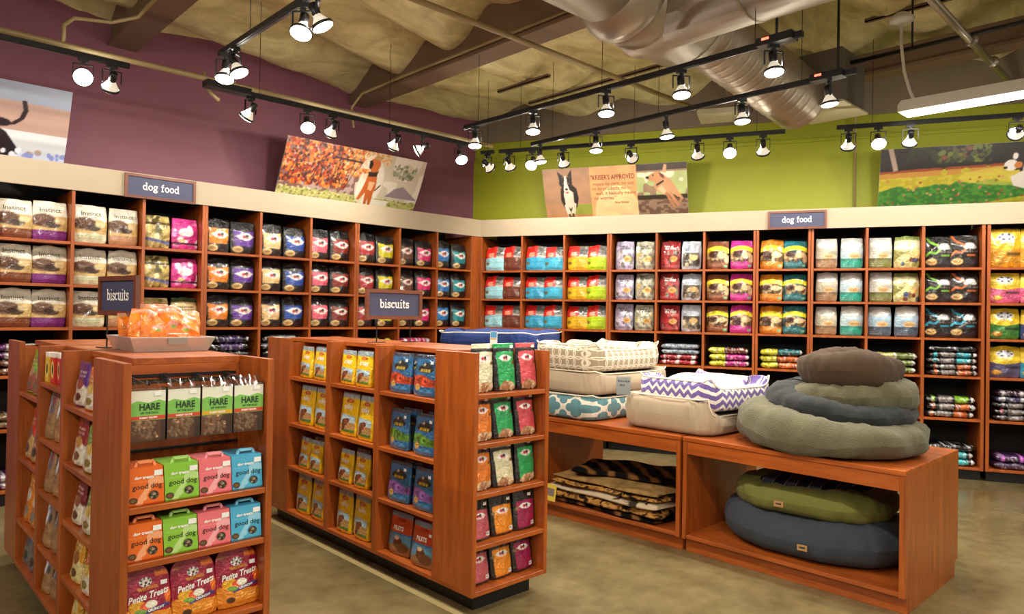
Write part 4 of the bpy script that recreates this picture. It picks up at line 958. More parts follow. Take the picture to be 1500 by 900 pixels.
obj('card_holder', MB().tube([(-.03, -.196, .06), (-.03, -.204, .085), (.06, -.204, .087), (.06, -.196, .06)], .0022, 6).box(-.03, -.2045, .035, .06, -.2005, .066), t, STEEL)
def d_orange(sd):
    c = Cv(30, 36, (232, 118, 10), sd); c.blobs(0, 0, 1, 1, 10, .12, [(240, 134, 24), (214, 98, 6)]); c.rect(0, .9, 1, 1, (206, 150, 120)); c.ell(.5, .62, .2, .08, (230, 150, 130)); c.ell(.52, .55, .1, .045, (120, 150, 40)); c.lines(.25, .8, [.25], .05, (246, 170, 110)); return c.vary(.12)
spots = [(-.145, -.10, .20, .15, -.25), (-.09, -.13, .17, .10, .15), (-.05, .0, .225, .0, -.1), (.02, -.11, .20, .0, .05), (.06, .03, .21, .12, .1), (.115, -.10, .17, -.12, -.05), (.15, .02, .19, .2, .12), (-.13, .06, .18, -.1, -.2)]
for i, (x, y, h, tl_, rz) in enumerate(spots):
    me, surf = bag(('or', i % 3), d_orange, .12+.01*(i % 3), h, .09, 'pillow', i, (216, 96, 14), FOIL, .012)
    o = obj('orange_treat_bag', me); o.location = (1.185+x*.80, 3.80+y*.8, TZ+.0045); o.rotation_euler = (-.12 if y < 0 else -.02, tl_*.45, rz)
    tag(o, f'puffy clear-topped orange treat bag standing {["at the tray front left corner","second from left at tray front","tallest, left of tray centre","centre of tray front","behind the centre of tray","right of centre at tray front","at the tray right end","at the tray back left"][i]}', 'bag', 'orange bags in the tray')

# ------------------------------------------------------------------ signs
def sign(label, text, loc, rz, w, h, legs, group=None, xh=.05, xs=1.0, depth=.02):
    t = thing('shelf_sign', label, 'sign', loc, rz, group); z0 = legs; fr = .024
    obj('sign_face', MB().box(-w/2+fr, -.004, z0+fr, w/2-fr, .004, z0+h-fr), t, SLATE)
    for a in ((-w/2, z0, w/2, z0+fr), (-w/2, z0+h-fr, w/2, z0+h), (-w/2, z0+fr, -w/2+fr, z0+h-fr), (w/2-fr, z0+fr, w/2, z0+h-fr)):
        obj('frame_rail', MB().box(a[0], -depth/2-.004, a[1], a[2], depth/2, a[3]), t, WOODD)
    o = obj('lettering', slab_mesh('lettering', text, xh, INKW, .2, xs), t); o.location = (0, -.0065, z0+h/2)
    if legs > 0:
        for x in (-w*.3, w*.3):
            obj('rod', MB().tube([(x, 0, 0), (x, 0, z0+.004)], .004, 8), t, BMETAL); obj('foot', MB().box(x-.055, -.03, 0, x+.055, .03, .004), t, BMETAL)
    return t
sign('upright biscuits sign with cherry frame on the left island', 'biscuits', (1.035, 3.945-.0+.02, GZ+.0008), radians(-80), .40, .20, .168, None, .039)
sign('wide biscuits sign with cherry frame on the middle island', 'biscuits', (2.80, 4.12, GZ+.0008), radians(-2), .45, .205, .158, None, .04)
sign('dog food sign on the beige fascia of the purple wall', 'dog food', (2.105, CY-.028, 2.57), 0, .60, .212, 0, None, .046)
pr = RP(3.752, -.028, 2.575); sign('dog food sign on the beige fascia of the green wall', 'dog food', pr, PHI, .595, .2, 0, None, .045)

# ================================================================== LOW DISPLAY TABLES
TH = .785
def table(label, loc, rz, W, D):
    """front at local y=0 facing -y, x 0..W"""
    t = thing('display_table', label, 'table', loc, rz); T = .03
    bx('table_top', t, WOODX if abs(rz) < .5 else WOODY, 0, -.004, TH-.028, W, D, TH)
    bx('side_panel', t, WOODV, 0, 0, .095, T, D, TH-.0285); bx('side_panel', t, WOODV, W-T, 0, .095, W, D, TH-.0285)
    bx('apron', t, WOODY, T+.0005, .004, TH-.115, W-T-.0005, .024, TH-.0285); bx('apron', t, WOODY, T+.0005, D-.03, TH-.085, W-T-.0005, D-.01, TH-.0285)
    bx('bottom_shelf', t, WOODY, T+.0005, .003, .10, W-T-.0005, D-.003, .125)
    bx('plinth_board', t, WOODY, .002, .05, 0, W-.002, .07, .0995); bx('plinth_board', t, WOODY, .002, D-.07, 0, W-.002, D-.05, .0995)
    bx('plinth_board', t, WOODV, .0, .07, 0, .02, D-.07, .0945); bx('plinth_board', t, WOODV, W-.02, .07, 0, W, D-.07, .0945)
    return t
table('near cherry display table with the round plush beds on top', (4.19, 2.687, 0), -pi/2, 1.388, .985)
table('cherry display table behind the middle island with stacked square beds', (4.105, 4.075, 0), -pi/2+radians(3.4), 1.372, .985)
table('far cherry display table carrying the navy mattresses', (4.05, 5.50, 0), -pi/2, 1.36, .985)

# ------------------------------------------------------------------ pattern fabrics (uv in metres)
def fab(name, build, rough=.85, sheen=.25, bump=.25, bscale=220):
    m, nt, b = newmat(name); L = nt.links.new; uv = N(nt, 'ShaderNodeUVMap'); sp = N(nt, 'ShaderNodeSeparateXYZ'); L(uv.outputs[0], sp.inputs[0])
    def ma(op, a, c=None, d=None):
        n = N(nt, 'ShaderNodeMath', operation=op)
        for i, q in enumerate((a, c, d)):
            if q is None: continue
            if hasattr(q, 'is_output') or isinstance(q, bpy.types.NodeSocket): L(q, n.inputs[i])
            else: n.inputs[i].default_value = q
        return n.outputs[0]
    fac, c1, c2 = build(ma, sp.outputs[0], sp.outputs[1])
    mx = N(nt, 'ShaderNodeMix', data_type='RGBA'); mx.inputs[6].default_value = lin(c1); mx.inputs[7].default_value = lin(c2); L(fac, mx.inputs[0]); L(mx.outputs[2], b.inputs['Base Color'])
    b.inputs['Roughness'].default_value = rough; b.inputs['Sheen Weight'].default_value = sheen
    nz = N(nt, 'ShaderNodeTexNoise'); nz.inputs['Scale'].default_value = bscale; tc = N(nt, 'ShaderNodeTexCoord'); L(tc.outputs['Object'], nz.inputs[0])
    bp = N(nt, 'ShaderNodeBump'); bp.inputs['Strength'].default_value = bump; bp.inputs['Distance'].default_value = .004; L(nz.outputs[0], bp.inputs['Height']); L(bp.outputs[0], b.inputs['Normal'])
    return m
def chev(ma, u, v):
    z = ma('PINGPONG', ma('MULTIPLY', u, 1/.036), 1.0); q = ma('FRACT', ma('ADD', ma('MULTIPLY', v, 1/.058), ma('MULTIPLY', z, .62))); return ma('LESS_THAN', q, .58), (226, 218, 208), (104, 84, 150)
def circ(ma, u, v):
    u, v = ma('MULTIPLY', ma('ADD', u, v), .7071), ma('MULTIPLY', ma('SUBTRACT', u, v), .7071)
    def ringd(ou, ov):
        a = ma('SUBTRACT', ma('FRACT', ma('ADD', ma('MULTIPLY', u, 1/.10), ou)), .5); c = ma('SUBTRACT', ma('FRACT', ma('ADD', ma('MULTIPLY', v, 1/.10), ov)), .5)
        d = ma('SQRT', ma('ADD', ma('MULTIPLY', a, a), ma('MULTIPLY', c, c))); return ma('LESS_THAN', ma('ABSOLUTE', ma('SUBTRACT', d, .45)), .05)
    r1 = ringd(0, 0); r2 = ringd(.5, .5); return ma('MAXIMUM', r1, r2), (156, 140, 116), (222, 210, 186)
def trel(ma, u, v):
    # quatrefoil lattice: distance to the outline of lobed cells on a diagonal grid
    U = ma('MULTIPLY', u, 1/.235); V = ma('MULTIPLY', v, 1/.19)
    def cell(o):
        a = ma('ABSOLUTE', ma('SUBTRACT', ma('FRACT', ma('ADD', U, o)), .5)); c = ma('ABSOLUTE', ma('SUBTRACT', ma('FRACT', ma('ADD', V, o)), .5))
        def cd(x, y, r):
            p = ma('SUBTRACT', a, x); q = ma('SUBTRACT', c, y); return ma('SUBTRACT', ma('SQRT', ma('ADD', ma('MULTIPLY', p, p), ma('MULTIPLY', q, q))), r)
        return ma('MINIMUM', ma('MINIMUM', cd(.21, 0, .16), cd(0, .21, .16)), cd(0, 0, .2))
    d = ma('MINIMUM', cell(0.0), cell(.5)); return ma('GREATER_THAN', d, .012), (80, 126, 134), (214, 208, 192)
CHEV = fab('purple_chevron_fabric', chev); CIRC = fab('interlocked_circle_fabric', circ); TREL = fab('teal_trellis_fabric', trel)
def clothm(name, col, sheen=.3, bump=.3, bscale=180, var=.12, rough=.9):
    m, nt, b = newmat(name); L = nt.links.new; tc = N(nt, 'ShaderNodeTexCoord')
    n1 = N(nt, 'ShaderNodeTexNoise'); n1.inputs['Scale'].default_value = 7; n1.inputs['Detail'].default_value = 6; L(tc.outputs['Object'], n1.inputs[0])
    n2 = N(nt, 'ShaderNodeTexNoise'); n2.inputs['Scale'].default_value = bscale; n2.inputs['Detail'].default_value = 3; L(tc.outputs['Object'], n2.inputs[0])
    mx = N(nt, 'ShaderNodeMix', data_type='RGBA'); c = lin(col); mx.inputs[6].default_value = tuple(x*(1-var*2) for x in c[:3])+(1,); mx.inputs[7].default_value = tuple(min(1, x*(1+var*2)) for x in c[:3])+(1,)
    ad = N(nt, 'ShaderNodeMath', operation='MULTIPLY_ADD'); ad.inputs[1].default_value = .5; ad.inputs[2].default_value = -.0; L(n2.outputs[0], ad.inputs[0])
    a2 = N(nt, 'ShaderNodeMath', operation='MULTIPLY_ADD'); a2.inputs[1].default_value = .5; L(n1.outputs[0], a2.inputs[0]); L(ad.outputs[0], a2.inputs[2]); L(a2.outputs[0], mx.inputs[0]); L(mx.outputs[2], b.inputs['Base Color'])
    b.inputs['Roughness'].default_value = rough; b.inputs['Sheen Weight'].default_value = sheen*.4; b.inputs['Specular IOR Level'].default_value = .2
    bp = N(nt, 'ShaderNodeBump'); bp.inputs['Strength'].default_value = bump; bp.inputs['Distance'].default_value = .006; L(n2.outputs[0], bp.inputs['Height']); L(bp.outputs[0], b.inputs['Normal']); return m
PLOL = clothm('olive_plush', (90, 86, 64), .35, .9, 130, .4); PLSL = clothm('slate_plush', (42, 45, 45), .3, .6, 130, .25); BRN = clothm('brown_canvas', (66, 50, 36), .1, .2, 300, .1)
TAU = clothm('taupe_suede', (170, 152, 128), .3, .15, 250, .1); GREYC = clothm('charcoal_canvas', (56, 62, 70), .1, .2, 300, .08); OLC = clothm('olive_canvas', (104, 104, 50), .1, .2, 300, .08)
NAVY = clothm('navy_canvas', (34, 52, 104), .1, .2, 300, .1); FLEECE = clothm('cream_fleece', (226, 212, 190), .4, .8, 90, .12); PINKC = clothm('pink_cloth', (190, 150, 136), .3, .3, 150, .1)
DKIN = clothm('dark_quilted_lining', (70, 62, 60), .2, .5, 60, .2); TAGM = plain('tan_leather_patch', (168, 130, 84), .6)
def stripm(name, cols, scale, rot=0, dist=2.0, kind='BANDS'):
    m, nt, b = newmat(name); L = nt.links.new; tc = N(nt, 'ShaderNodeTexCoord'); mp = N(nt, 'ShaderNodeMapping'); mp.inputs['Rotation'].default_value = (0, 0, rot); L(tc.outputs['Object'], mp.inputs[0])
    if kind == 'BANDS':
        w_ = N(nt, 'ShaderNodeTexWave'); w_.inputs['Scale'].default_value = scale; w_.inputs['Distortion'].default_value = dist; w_.inputs['Detail'].default_value = 3; L(mp.outputs[0], w_.inputs[0]); o = w_.outputs['Fac']
    else:
        w_ = N(nt, 'ShaderNodeTexNoise'); w_.inputs['Scale'].default_value = scale; w_.inputs['Detail'].default_value = 2; w_.inputs['Distortion'].default_value = dist; L(mp.outputs[0], w_.inputs[0]); o = w_.outputs['Fac']
    rp = N(nt, 'ShaderNodeValToRGB'); e = rp.color_ramp.elements
    e[0].position, e[0].color = cols[0][0], lin(cols[0][1]); e[1].position, e[1].color = cols[-1][0], lin(cols[-1][1])
    for p_, c_ in cols[1:-1]: q = e.new(p_); q.color = lin(c_)
    L(o, rp.inputs[0]); L(rp.outputs[0], b.inputs['Base Color']); b.inputs['Roughness'].default_value = .95; b.inputs['Sheen Weight'].default_value = 0.0; b.inputs['Specular IOR Level'].default_value = .1
    n2 = N(nt, 'ShaderNodeTexNoise'); n2.inputs['Scale'].default_value = 150; L(tc.outputs['Object'], n2.inputs[0]); bp = N(nt, 'ShaderNodeBump'); bp.inputs['Strength'].default_value = .9; bp.inputs['Distance'].default_value = .008; L(n2.outputs[0], bp.inputs['Height']); L(bp.outputs[0], b.inputs['Normal']); return m
TIGER = stripm('dark_tiger_fur', [(.35, (14, 11, 9)), (.6, (34, 24, 16)), (.92, (120, 80, 42))], 2.2, .9, 4)
LEOP = stripm('spotted_fur', [(.42, (36, 26, 18)), (.47, (156, 108, 50)), (.6, (184, 138, 74)), (.64, (60, 42, 26)), (.7, (150, 110, 60))], 15, 0, .5, 'N')
SNOW = stripm('cream_spotted_fur', [(.36, (60, 50, 40)), (.42, (190, 170, 140)), (.7, (206, 188, 160))], 11, 0, .5, 'N')
SAND = stripm('tan_fur', [(.3, (120, 90, 50)), (.7, (164, 130, 80))], 9, 0, 1, 'N')
NSTR = stripm('navy_grey_stripe', [(.30, (22, 24, 36)), (.45, (26, 30, 48)), (.5, (110, 112, 122)), (.6, (120, 120, 128)), (.65, (24, 26, 40)), (.8, (60, 64, 80))], 2.1, 0, .3)

def bolster(name, parent, mat, rx, ry, n, rw, hf, steps=96, seg=18, wrk=.006, seed=0, open_to=None, flat=2.4, k1=34, droop=None, lump=0.0):
    """closed roll following a superellipse; hf(theta)=height of the roll; local origin at base centre"""
    rng = np.random.RandomState(seed); ph = rng.rand(6)*6.28; mb = MB(); uvs = []
    P = []; 
    ths = [2*pi*i/steps for i in range(steps)]
    for th in ths:
        c, s = cos(th), sin(th); P.append(Vector(((rx-rw)*math.copysign(abs(c)**(2/n), c), (ry-rw)*math.copysign(abs(s)**(2/n), s), 0)))
    L = 0
    for i in range(steps+1):
        p = P[i % steps]; a = P[(i+1) % steps]-P[(i-1) % steps]; a = a.normalized() if a.length else Vector((1,0,0)); nr = Vector((a.y, -a.x, 0)); th = 2*pi*i/steps
        if i: L += (P[i % steps]-P[i-1]).length
        H = hf(th); r_ = 0
        for k in range(seg+1):
            b = 2*pi*k/seg; ca, sa = cos(b), sin(b)
            e = lambda q: math.copysign(abs(q)**(2/flat), q)
            d = wrk*(sin(k1*th/6.28*6+ph[0]+3*sa)*.5+sin(th*11+ph[1]+b*2)*.6+sin(th*23+ph[2]-b*3)*.35)
            q = p + nr*(rw*e(ca)+d*ca) + Vector((0, 0, H*.5*(1+e(sa))+(d*.6 if sa > -.3 else 0)))
            if lump:
                g = mnoise.noise(Vector((q.x*4+seed, q.y*4, q.z*5)))+.6*mnoise.noise(Vector((q.x*9+seed, q.y*9, q.z*7)))
                q += nr*(g*lump*ca); q.z += g*lump*(.6 if sa > 0 else 0)
            if droop: q.z += droop(q)
            mb.v.append(tuple(q)); uvs.append((L, H*.5*(1+e(sa)) + (rw*2-rw*ca-rw if sa > .95 else 0)))
    for i in range(steps):
        for k in range(seg): a0 = i*(seg+1)+k; mb.f.append((a0, a0+seg+1, a0+seg+2, a0+1))
    me = mb.mesh(name, mat, True); ul = me.uv_layers.new(name='UVMap')
    vi = np.zeros(len(me.loops), np.int32); me.loops.foreach_get('vertex_index', vi); ul.data.foreach_set('uv', np.array(uvs)[vi].astype(np.float32).ravel())
    import bmesh
    bm = bmesh.new(); bm.from_mesh(me); bmesh.ops.recalc_face_normals(bm, faces=bm.faces); bm.to_mesh(me); bm.free()
    return obj(name, me, parent)
def pad(name, parent, mat, rx, ry, n, z, h, seed=0, tuft=0, steps=40, rings=10):
    """filled cushion (superellipse outline), puffy on top, tufted in the middle if asked"""
    mb = MB(); rng = np.random.RandomState(seed); ph = rng.rand(4)*6
    for lv in (0, 1):
        for j in range(rings+1):
            f = j/rings; e = (1-f**4)**.5 if lv else 0
            for i in range(steps):
                th = 2*pi*i/steps; c, s = cos(th), sin(th); x = rx*f*math.copysign(abs(c)**(2/n), c); y = ry*f*math.copysign(abs(s)**(2/n), s)
                zz = z+(h*(.25+.75*e) - tuft*math.exp(-(f*3)**2) + .008*sin(x*19+ph[0])*sin(y*17+ph[1])*e + (.01*sin(th*13+ph[2])*(f*(1-f)*4) if tuft else 0) if lv else 0)
                mb.v.append((x, y, zz))
    R_ = rings+1
    for lv in (0, 1):
        o = lv*R_*steps
        for j in range(rings):
            for i in range(steps):
                q = (o+j*steps+i, o+(j+1)*steps+i, o+(j+1)*steps+(i+1) % steps, o+j*steps+(i+1) % steps); mb.f.append(q if lv else tuple(reversed(q)))
    for i in range(steps): a = rings*steps+i; a2 = rings*steps+(i+1) % steps; b = R_*steps; mb.f.append((a, a2, b+a2, b+a))
    return obj(name, mb, parent, mat, True)
def patch(parent, x, y, z, rz=0, tilt=0):
    o = bx('brand_patch', parent, TAGM, -.03, -.002, -.018, .03, .002, .018); o.location = (x, y, z); o.rotation_euler = (tilt, 0, rz)
    q = text_part('lettering', o, 'west', 0, .003, .018, INK, None, -.0026, .0012); return o

# round plush beds, table top
BG_ = 'round plush beds stacked on the near table'
def rbed(label, x, y, z, rx, ry, rz, rw, hf, mat, seed, n=2.2, wrk=.006, lining=None, droop=None):
    t = thing('dog_bed', label, 'dog bed', (x, y, z), rz, BG_); bolster('bolster', t, mat, rx, ry, n, rw, hf, 90, 18, wrk, seed, droop=droop, lump=.028); pad('cushion', t, lining or mat, rx-rw*1.3, ry-rw*1.3, 2.2, .012, .07, seed); return t
def drA(q):
    wx = q.x*cos(pi/2)-q.y*sin(pi/2)      # world x offset of the bed, turned a quarter
    return -.055*max(0, min(1, (-wx-.40)/.12)) if q.z < .2 else -.02*max(0, min(1, (-wx-.40)/.12))
rbed('largest olive plush round bed, bottom of the stack on the near table', 4.62, 1.88, TH+.003, .565, .51, pi/2, .165, lambda th: .245+.05*cos(th+.35), PLOL, 3, wrk=.010, droop=drA)
rbed('slate blue-grey plush round bed, second from the bottom of the stack', 4.70, 1.86, .955, .445, .40, pi/2, .13, lambda th: .185+.055*cos(th+.35), PLSL, 5, wrk=.010)
rbed('olive plush oval bed with dipped front, just under the brown donut', 4.77, 1.80, 1.035, .385, .36, pi/2+.3, .11, lambda th: .165+.04*cos(th-2.6), PLOL, 8, wrk=.010)
t = thing('dog_bed', 'brown canvas donut bed with gathered centre, top of the stack', 'dog bed', (4.75, 1.815, 1.165), .35, BG_)
bolster('bolster', t, BRN, .345, .30, 2.4, .14, lambda th: .23+.02*sin(th*2+1), 96, 20, .007, 11, lump=.03); pad('gathered_centre', t, BRN, .2, .17, 2, .02, .17, 4, .07); patch(t, .235, -.215, .07, .85, -.25)

# square bolster beds
def sbed(label, x, y, z, rx, ry, rz, rw, H, mat, inner, seed, dip=None, sag=.02, group='square bolster beds stacked on the tables', wrk=.005, pipe=True, tip=.035):
    t = thing('dog_bed', label, 'dog bed', (x, y, z), rz, group)
    def hf(th):
        c, s = cos(th), sin(th); h = H*(1+tip*(abs(c*s)*2)**2) - sag*max(0, 1-abs(abs(math.degrees(math.atan2(s, c)))-90)/40)
        if dip is not None:
            a = abs((math.degrees(th)-dip+180) % 360-180)
            if a < 42: h *= 1-.45*(cos(a/42*pi/2))**.6
        return h
    b = bolster('bolster', t, mat, rx, ry, 14, rw, hf, 160, 18, wrk, seed, flat=3.8, lump=.014)
    pad('cushion', t, inner, rx-rw*1.5, ry-rw*1.5, 8, .01, H*.42, seed)
    if pipe:
        pts = []
        for i in range(160):
            th = 2*pi*i/160; c, s = cos(th), sin(th); n = 14; p = Vector(((rx-rw*.22)*math.copysign(abs(c)**(2/n), c), (ry-rw*.22)*math.copysign(abs(s)**(2/n), s), 0)); pts.append((p.x, p.y, hf(th)*.985+.002))
        obj('piping', MB().tube(pts, .0055, 6, True), t, CREAMP, True)
    return t
sbed('taupe suede square bed with cream piping, holding the purple chevron bed', 4.66, 2.895, TH+.002, .43, .385, 0, .105, .25, TAU, DKIN, 21, dip=270, sag=.012)
cvb = sbed('purple and white chevron square bed lying in the taupe suede bed', 4.67, 2.82, TH+.165, .375, .35, -.12, .085, .205, CHEV, FLEECE, 22, dip=None, sag=.05, tip=.12)
fl_ = pad('fleece_throw', cvb, FLEECE, .27, .24, 4, .10, .13, 9)
sbed('teal quatrefoil square bed, bottom of the stack on the further table', 4.60, 3.80, TH+.002, .46, .33, 0.03, .10, .192, TREL, FLEECE, 23, sag=.02)
sbed('plain taupe square bed between the teal and the circle-patterned beds', 4.68, 3.79, TH+.197, .52, .34, 0.0, .10, .182, TAU, FLEECE, 24, sag=.02)
sbed('cream and taupe interlocked-circle square bed, topmost of its stack', 4.62, 3.79, TH+.378, .475, .335, 0.02, .10, .205, CIRC, FLEECE, 25, sag=.04, tip=.10)
pk = pad('pink_cushion', None, PINKC, .16, .13, 5, 0, .10, 31); pk.location = (4.50, 3.88, TH+.378+.13); pk.rotation_euler = (0, .1, .6); tag(pk, 'small dusty pink cushion peeping out of the circle-patterned bed', 'cushion')
cdq = thing('price_card', 'clear-sleeved white price card clipped between the square beds', 'card', (4.20, 3.205, TH+.235), -pi/2+.55)
obj('card', MB().box(-.05, -.001, .0, .05, .001, .13), cdq, PAPER); text_part('lettering', cdq, '70.4 x 62.0', 0, .10, .019, INK, None, -.002, .0008); text_part('lettering', cdq, '35.4', -.01, .07, .019, INK, None, -.002, .0008); obj('sleeve', MB().box(-.055, -.003, -.005, .055, -.0025, .135), cdq, CLEAR)
# navy mattresses
for k in range(3):
    t = thing('dog_mattress', f'navy canvas mattress with white piping, {["lowest","middle","topmost, swing tag hanging"][k]} of the far stack', 'dog bed', (4.57, 4.93-.0, TH+.002+k*.228), .35+.02*k, 'navy mattresses on the far table')
    b = bolster('side_band', t, NAVY, .42, .50, 8, .12, lambda th: .205+.012*sin(th*4), 110, 16, .009, 40+k, flat=2.8, lump=.02); pad('top_panel', t, NAVY, .34, .42, 6, .0, .212, 50+k, .03)
    for zz in (.03, .185):
        pts = [((.412)*math.copysign(abs(cos(a))**(2/8), cos(a)), (.492)*math.copysign(abs(sin(a))**(2/8), sin(a)), zz+.008*sin(a*4)) for a in [2*pi*i/120 for i in range(120)]]
        obj('piping', MB().tube(pts, .005, 6, True), t, INKW if False else CREAMP, True)
    if k == 2:
        sw = obj('swing_tag', MB().box(-.035, -.001, -.12, .035, .001, .01), t, PAPER); sw.location = (-.425, -.12, .19); sw.rotation_euler = (0, -.0, -pi/2); q = bx('tag_print', sw, plain('light_blue_print', (90, 160, 206), .5), -.03, -.0022, -.045, .03, -.0012, .005); q = bx('tag_band', sw, OCHC, -.03, -.0022, -.062, .03, -.0012, -.052)
# under the near table
t = thing('dog_bed', 'charcoal canvas round bed on the bottom shelf of the near table', 'dog bed', (4.68, 1.98, .127), pi/2, 'canvas beds under the near table')
bolster('bolster', t, GREYC, .585, .46, 2.5, .16, lambda th: .255+.02*sin(th*3), 96, 18, .008, 61, lump=.02); pad('cushion', t, GREYC, .42, .3, 2.3, .01, .2, 62); patch(t, -.11, .466, .10, pi+.08, .05)
t = thing('dog_bed', 'olive canvas bed with striped top lying on the charcoal bed', 'dog bed', (4.69, 1.985, .36), pi/2+.06, 'canvas beds under the near table')
bolster('side_band', t, OLC, .47, .38, 4.5, .13, lambda th: .19+.012*sin(th*3+1), 96, 18, .008, 63, lump=.02); pad('striped_top', t, NSTR, .41, .33, 4, .05, .165, 64); patch(t, .10, .382, .075, pi+.02, .05)
# fur throws under the further table
def throw(label, x, y, z, w, d, h, rz, mat, seed):
    rng = np.random.RandomState(seed); ph = rng.rand(6)*6; nx, ny = 40, 34; mb = MB()
    for lv in (0, 1):
        for j in range(ny):
            for i in range(nx):
                u, v = i/(nx-1)*2-1, j/(ny-1)*2-1; e = max(0, 1-abs(u)**9)**.5*max(0, 1-abs(v)**9)**.5
                X = u*w/2*(1-.02*lv)+.012*sin(v*6+ph[0])*abs(u)**3; Y = v*d/2+.015*sin(u*5+ph[1])*abs(v)**3
                Z = h*.5+(1 if lv else -1)*h*.5*e + (.008*(sin(u*7+ph[2])+sin(v*6+ph[3]+u*3))*e if lv else .0)
                mb.v.append((X, Y, max(0, Z)))
    o = nx*ny; mb.f += [tuple(reversed(f)) for f in grid_faces(nx, ny)]+grid_faces(nx, ny, o)
    bd = [i for i in range(nx)]+[nx*j+nx-1 for j in range(1, ny)]+[nx*(ny-1)+i for i in range(nx-2, -1, -1)]+[nx*j for j in range(ny-2, 0, -1)]
    for a, b in zip(bd, bd[1:]+bd[:1]): mb.f.append((a, b, b+o, a+o))
    q = obj('fur_throw', mb, None, mat, True); q.location = (x, y, z); q.rotation_euler = (0, 0, rz); return tag(q, label, 'blanket', 'folded fur throws under the further table')
zz = .1265
for lb, mt, h, w, d in (('folded dark brown fur throw, lowest of the stack', TIGER, .03, .66, 1.0), ('folded spotted tan fur throw, second from the bottom', LEOP, .055, .68, 1.04), ('folded cream fur throw with dark flecks, mid stack', SNOW, .055, .68, 1.04),
                        ('folded leopard spotted fur throw, second from the top', LEOP, .035, .66, 1.0), ('folded sandy tan fur throw under the dark tiger throw', SAND, .035, .62, .98)):
    throw(lb+' under the further table', 4.50, 3.40, zz, w, d, h, R.uniform(-.03, .03)+.04, mt, int(zz*1000)); zz += h+.001
throw('dark tiger-striped fur throw on top, askew, under the further table', 4.60, 3.42, zz+.004, .5, .84, .05, .32, TIGER, 7)
tg = obj('cardboard_tag', MB().box(-.045, -.0015, -.13, .045, .0015, 0), None, plain('yellow_tag_card', (216, 190, 70), .5)); tg.location = (4.085, 3.80, .27); tg.rotation_euler = (.0, .12, -pi/2+.25); tag(tg, 'yellow cardboard hang tag dangling from the fur throws', 'tag')
q = bx('tag_picture', tg, plain('mauve_tag_print', (130, 110, 110), .5), -.035, -.003, -.09, .03, -.0016, -.03)

# ================================================================== POSTERS
def poster(label, quad, cv, group=None):
    """quad: bottom-left, bottom-right, top-right, top-left (world); thin curved panel"""
    H, W = cv.H//2, cv.W//2; lc = cv.lin(); bl, br, tr, tl = [Vector(q) for q in quad]; nrm = (br-bl).cross(tl-bl).normalized(); V = []
    for j in range(H):
        for i in range(W):
            u, v = i/(W-1), j/(H-1); p = bl*(1-u)*(1-v)+br*u*(1-v)+tr*u*v+tl*(1-u)*v; p = p + nrm*(.02*sin(pi*v)); V.append(tuple(p))
    F = grid_faces(W, H); n = W*H; bk = [tuple(bl-nrm*.004), tuple(br-nrm*.004), tuple(tr-nrm*.004), tuple(tl-nrm*.004)]; V += bk; F.append((n+3, n+2, n+1, n))
    me = bpy.data.meshes.new('poster'); me.from_pydata(V, [], F); me.materials.append(POSTER); me.update(); color_attr(me, np.vstack([lc.reshape(-1, 3), np.full((4, 3), .4)]))
    o = obj('poster', me); return tag(o, label, 'poster', group)
def lq(x0, x1, z0=2.796, z1=3.40): return [(x0, CY+.33, z0), (x1, CY+.33, z0), (x1, CY+.02, z1), (x0, CY+.02, z1)]
def rq(s0, s1, z0=2.796, z1=3.40): return [RP(s0, .33, z0), RP(s1, .33, z0), RP(s1, .04, z1), RP(s0, .04, z1)]
c = Cv(190, 90, (206, 208, 214), 5); c.rect(0, .42, 1, .8, (178, 146, 134)); c.m(c.v > .8-.04*c.u, (148, 156, 176)); c.vary(.08, 3, 14); c.rect(0, 0, 1, .16, (206, 212, 232))
c.line(.60, .34, .66, .16, .1, (36, 22, 30)); c.ell(.52, .45, .13, .16, (34, 20, 28)); c.line(.58, .5, .66, .5, .05, (34, 20, 28)); P = [(.66, .48), (.72, .5), (.76, .58), (.775, .68), (.765, .78)]
for a, b in zip(P, P[1:]): c.line(a[0], a[1], b[0], b[1], .012, (38, 20, 30))
c.blobs(.3, .1, .9, .2, 40, .012, [(150, 156, 200), (226, 226, 236), (176, 150, 130)], .38); c.blobs(.8, .12, 1, .17, 14, .01, [(140, 146, 206)], .38)
poster('poster of a dark dog with curled tail splashing in pale water', lq(.02, 1.408), c)
c = Cv(230, 90, (206, 192, 172), 8); g1 = c.nz(14, 6, 1); g2 = c.nz(40, 16, 2)
c.m(g1 > .55, (226, 216, 200)); c.m((c.u < .52) & (c.v > .2), (128, 92, 84)); c.m((c.u < .5) & (g2 > .55), (176, 150, 140))
c.blobs(-.02, .30, .44, 1.02, 900, .0085, [(196, 84, 34), (216, 116, 42), (150, 50, 28), (104, 40, 30), (226, 146, 70), (70, 44, 40)], .38)
c.blobs(.40, .55, .62, 1.0, 220, .0085, [(206, 130, 60), (196, 96, 44), (226, 190, 150), (226, 166, 96)], .38); c.blobs(.55, .84, .72, 1.0, 70, .008, [(216, 150, 80), (226, 196, 150)], .38)
for _ in range(16):
    x = .02+.42*c.rng.rand(); y = .3+.2*c.rng.rand(); c.line(x, y, x+.08*c.rng.rand(), y+.5*c.rng.rand(), .0022, (50, 30, 28), 1, .38)
c.line(.33, .80, .52, .79, .006, (60, 40, 38), 1, .38); c.blobs(.76, .62, .93, .86, 60, .010, [(120, 126, 100), (150, 150, 126), (176, 176, 150)], .38); c.poly([(.74, .28), (.80, .44), (.86, .50), (.96, .34), (1, .28)], (150, 132, 138))
c.rect(0, 0, 1, .22, (190, 186, 110)); c.blobs(0, .0, 1, .24, 420, .006, [(160, 166, 80), (206, 200, 120), (150, 120, 80), (216, 206, 160), (120, 120, 60)], .38); c.m((c.v < .2) & (abs(c.u-.66-.25*c.v) < .10+.05*(g1-.5)), (236, 226, 206))
